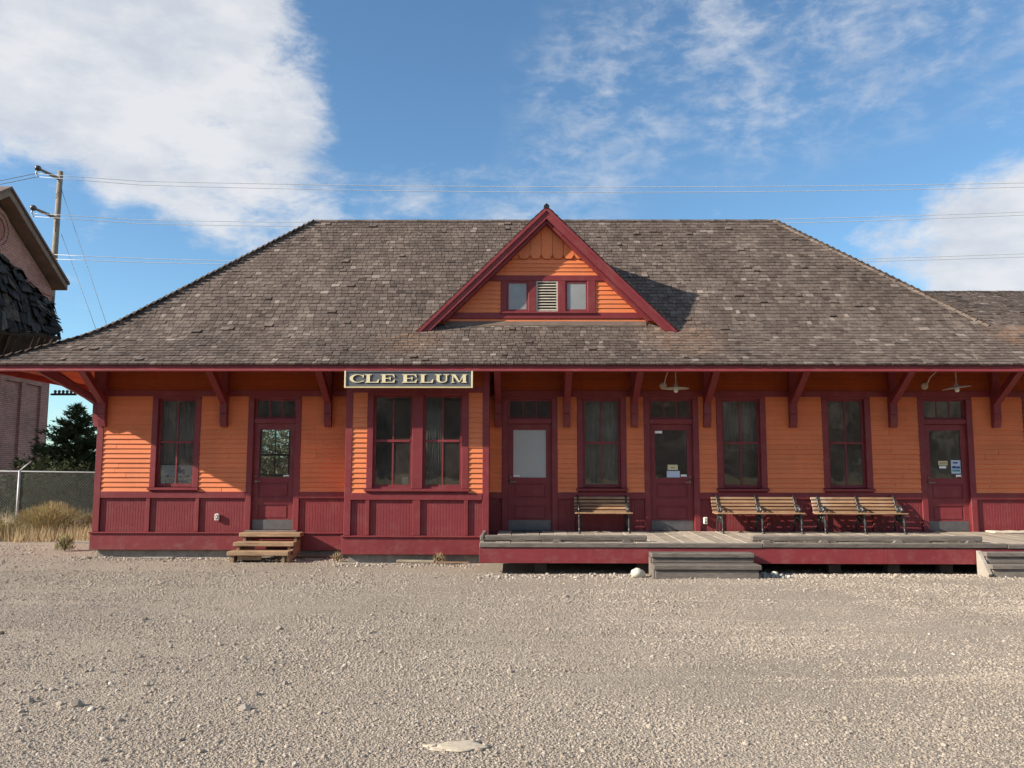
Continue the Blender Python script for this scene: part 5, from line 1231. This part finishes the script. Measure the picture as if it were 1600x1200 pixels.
def hedge_bush(x, y, h, r, label, seed, mat, name='shrub', n=2600, leaf=.07, cat='shrub', spiky=0.0, wid=.35):
    R = random.Random(seed); t = empty(name, (x, y, 0)); tag(t, label, cat)
    st_ = MB(); fo = MB()
    for k in range(26):
        a = R.uniform(0, 6.283); d_ = R.uniform(.2, .9)*r; st_.tube([(0, 0, 0), (math.cos(a)*d_*.5, math.sin(a)*d_*.5, h*.45), (math.cos(a)*d_, math.sin(a)*d_, h*R.uniform(.6, .9))], [.012, .008, .003], 4, False)
    for k in range(n):
        a = R.uniform(0, 6.283); el = R.uniform(0, 1); rad = R.random()**.4
        lump = 1+.22*mnoise.noise((math.cos(a)*1.7+seed, math.sin(a)*1.7, el*2.2))
        p = Vector((math.cos(a)*r*math.sqrt(max(0, 1-el**1.8))*rad*lump, math.sin(a)*r*math.sqrt(max(0, 1-el**1.8))*rad*lump, h*el*(.35+.65*rad)*lump))
        up = Vector((p.x*.8, p.y*.8, .25+p.z*.9)).normalized() if spiky else Vector((R.uniform(-1, 1), R.uniform(-1, 1), R.uniform(-.4, 1))).normalized()
        up = (up+Vector((R.uniform(-1, 1), R.uniform(-1, 1), R.uniform(-1, 1)))*.35).normalized()
        blade(fo, p, p+up*leaf*R.uniform(.6, 1.5), leaf*wid*R.uniform(.6, 1.2), min(1, max(0, R.gauss(.30+.42*el, .22))), Vector((R.uniform(-1, 1), R.uniform(-1, 1), R.uniform(-.5, .5))))
    st_.build('stems', BARK, t); fo.build('foliage', mat, t, recalc=False); return t
hedge_bush(-16.5, 13.2, 2.1, 2.2, 'dark low shrub in front of the conifer behind the fence', 11, HEDGE, n=5200, leaf=.12)
hedge_bush(-20.2, 14.2, 1.95, 2.0, 'dark shrub at the foot of the brick wall', 12, HEDGE, n=4200, leaf=.12)
hedge_bush(-13.2, 13.6, 2.0, 2.0, 'dark shrub behind the fence next to the depot corner', 13, HEDGE, n=4600, leaf=.12)
hedge_bush(-11.55, 4.55, .80, .98, 'rounded yellow-green rabbitbrush in front of the fence', 21, SCRUB, 'dry_bush', 9000, .075, 'bush', 1.0, .12)
hedge_bush(-12.95, 4.15, .62, .62, 'smaller dull rabbitbrush at the left edge of the picture', 22, SCRUB, 'dry_bush', 4200, .07, 'bush', 1.0, .12)
hedge_bush(-10.35, 5.0, .62, .62, 'low straw-coloured brush between the rabbitbrush and the depot corner', 24, SCRUB, 'dry_bush', 4200, .07, 'bush', 1.0, .12)
hedge_bush(-12.3, 3.75, .42, .5, 'low brush at the front of the rabbitbrush by the gravel', 25, SCRUB, 'dry_bush', 2600, .06, 'bush', 1.0, .12)
hedge_bush(-1.42, -.93, .16, .12, 'dry weed tuft at the foot of the bay beside the loose timber', 26, DRYG, 'weed', 140, .06, 'weed', 1.0, .08)
hedge_bush(-3.3, -.62, .13, .12, 'dry weed tuft in the corner between bay and wall', 27, DRYG, 'weed', 120, .06, 'weed', 1.0, .08)
hedge_bush(-9.28, 1.2, .30, .20, 'small grey-green weed growing in the gravel by the depot corner', 23, WEED, 'weed', 420, .07, 'weed', 1.0, .14)
hedge_bush(13.9, 12.0, 3.4, 2.4, 'green shrub seen through the door beyond the double benches', 31, leafmat('green_leaves', (.06, .085, .02), (.20, .22, .06), .3), n=7000, leaf=.16)
hedge_bush(-8.9, 13.0, 3.6, 2.3, 'grey green shrub seen through the glass of the door above the tan steps', 32, WEED, n=9000, leaf=.15)
mb = MB(); R = random.Random(5)                     # dry grass along the fence
for k in range(15000):
    x = R.uniform(-19, -8.25); y = 3.3+abs(R.gauss(0, 1.0))*1.6+.35*mnoise.noise((x*1.1, 0, 0))
    if y > 8.5: continue
    dens = .55+.6*mnoise.noise((x*.8, y*.8, 4))
    if R.random() > dens+.25: continue
    h_ = R.uniform(.18, .45)+(R.uniform(.2, .55) if y > 4.9 else 0)*(.6+.6*mnoise.noise((x*1.3, y, 6)))
    if x > -9.9 and y > 4.2: h_ *= 1.25
    lean = Vector((R.gauss(.05, .16), R.gauss(0, .14), 1)); p = Vector((x, y, -.03)); blade(mb, p, p+lean*h_, R.uniform(.004, .010), min(1, max(0, R.gauss(.45+.2*h_, .25))), Vector((1, R.uniform(-.6, .6), 0)))
gr = mb.build('dry_grass', DRYG, None, recalc=False); tag(gr, 'tall bleached dry grass along the chain-link fence', 'grass', None, 'stuff')
# worn path edge (low concrete strip) by the depot corner
kb = MB().bevbox(-10.2, -8.25, 3.0, 3.18, -.06, .035, r=.01).build('kerb', CONC); kb['kind'] = 'structure'
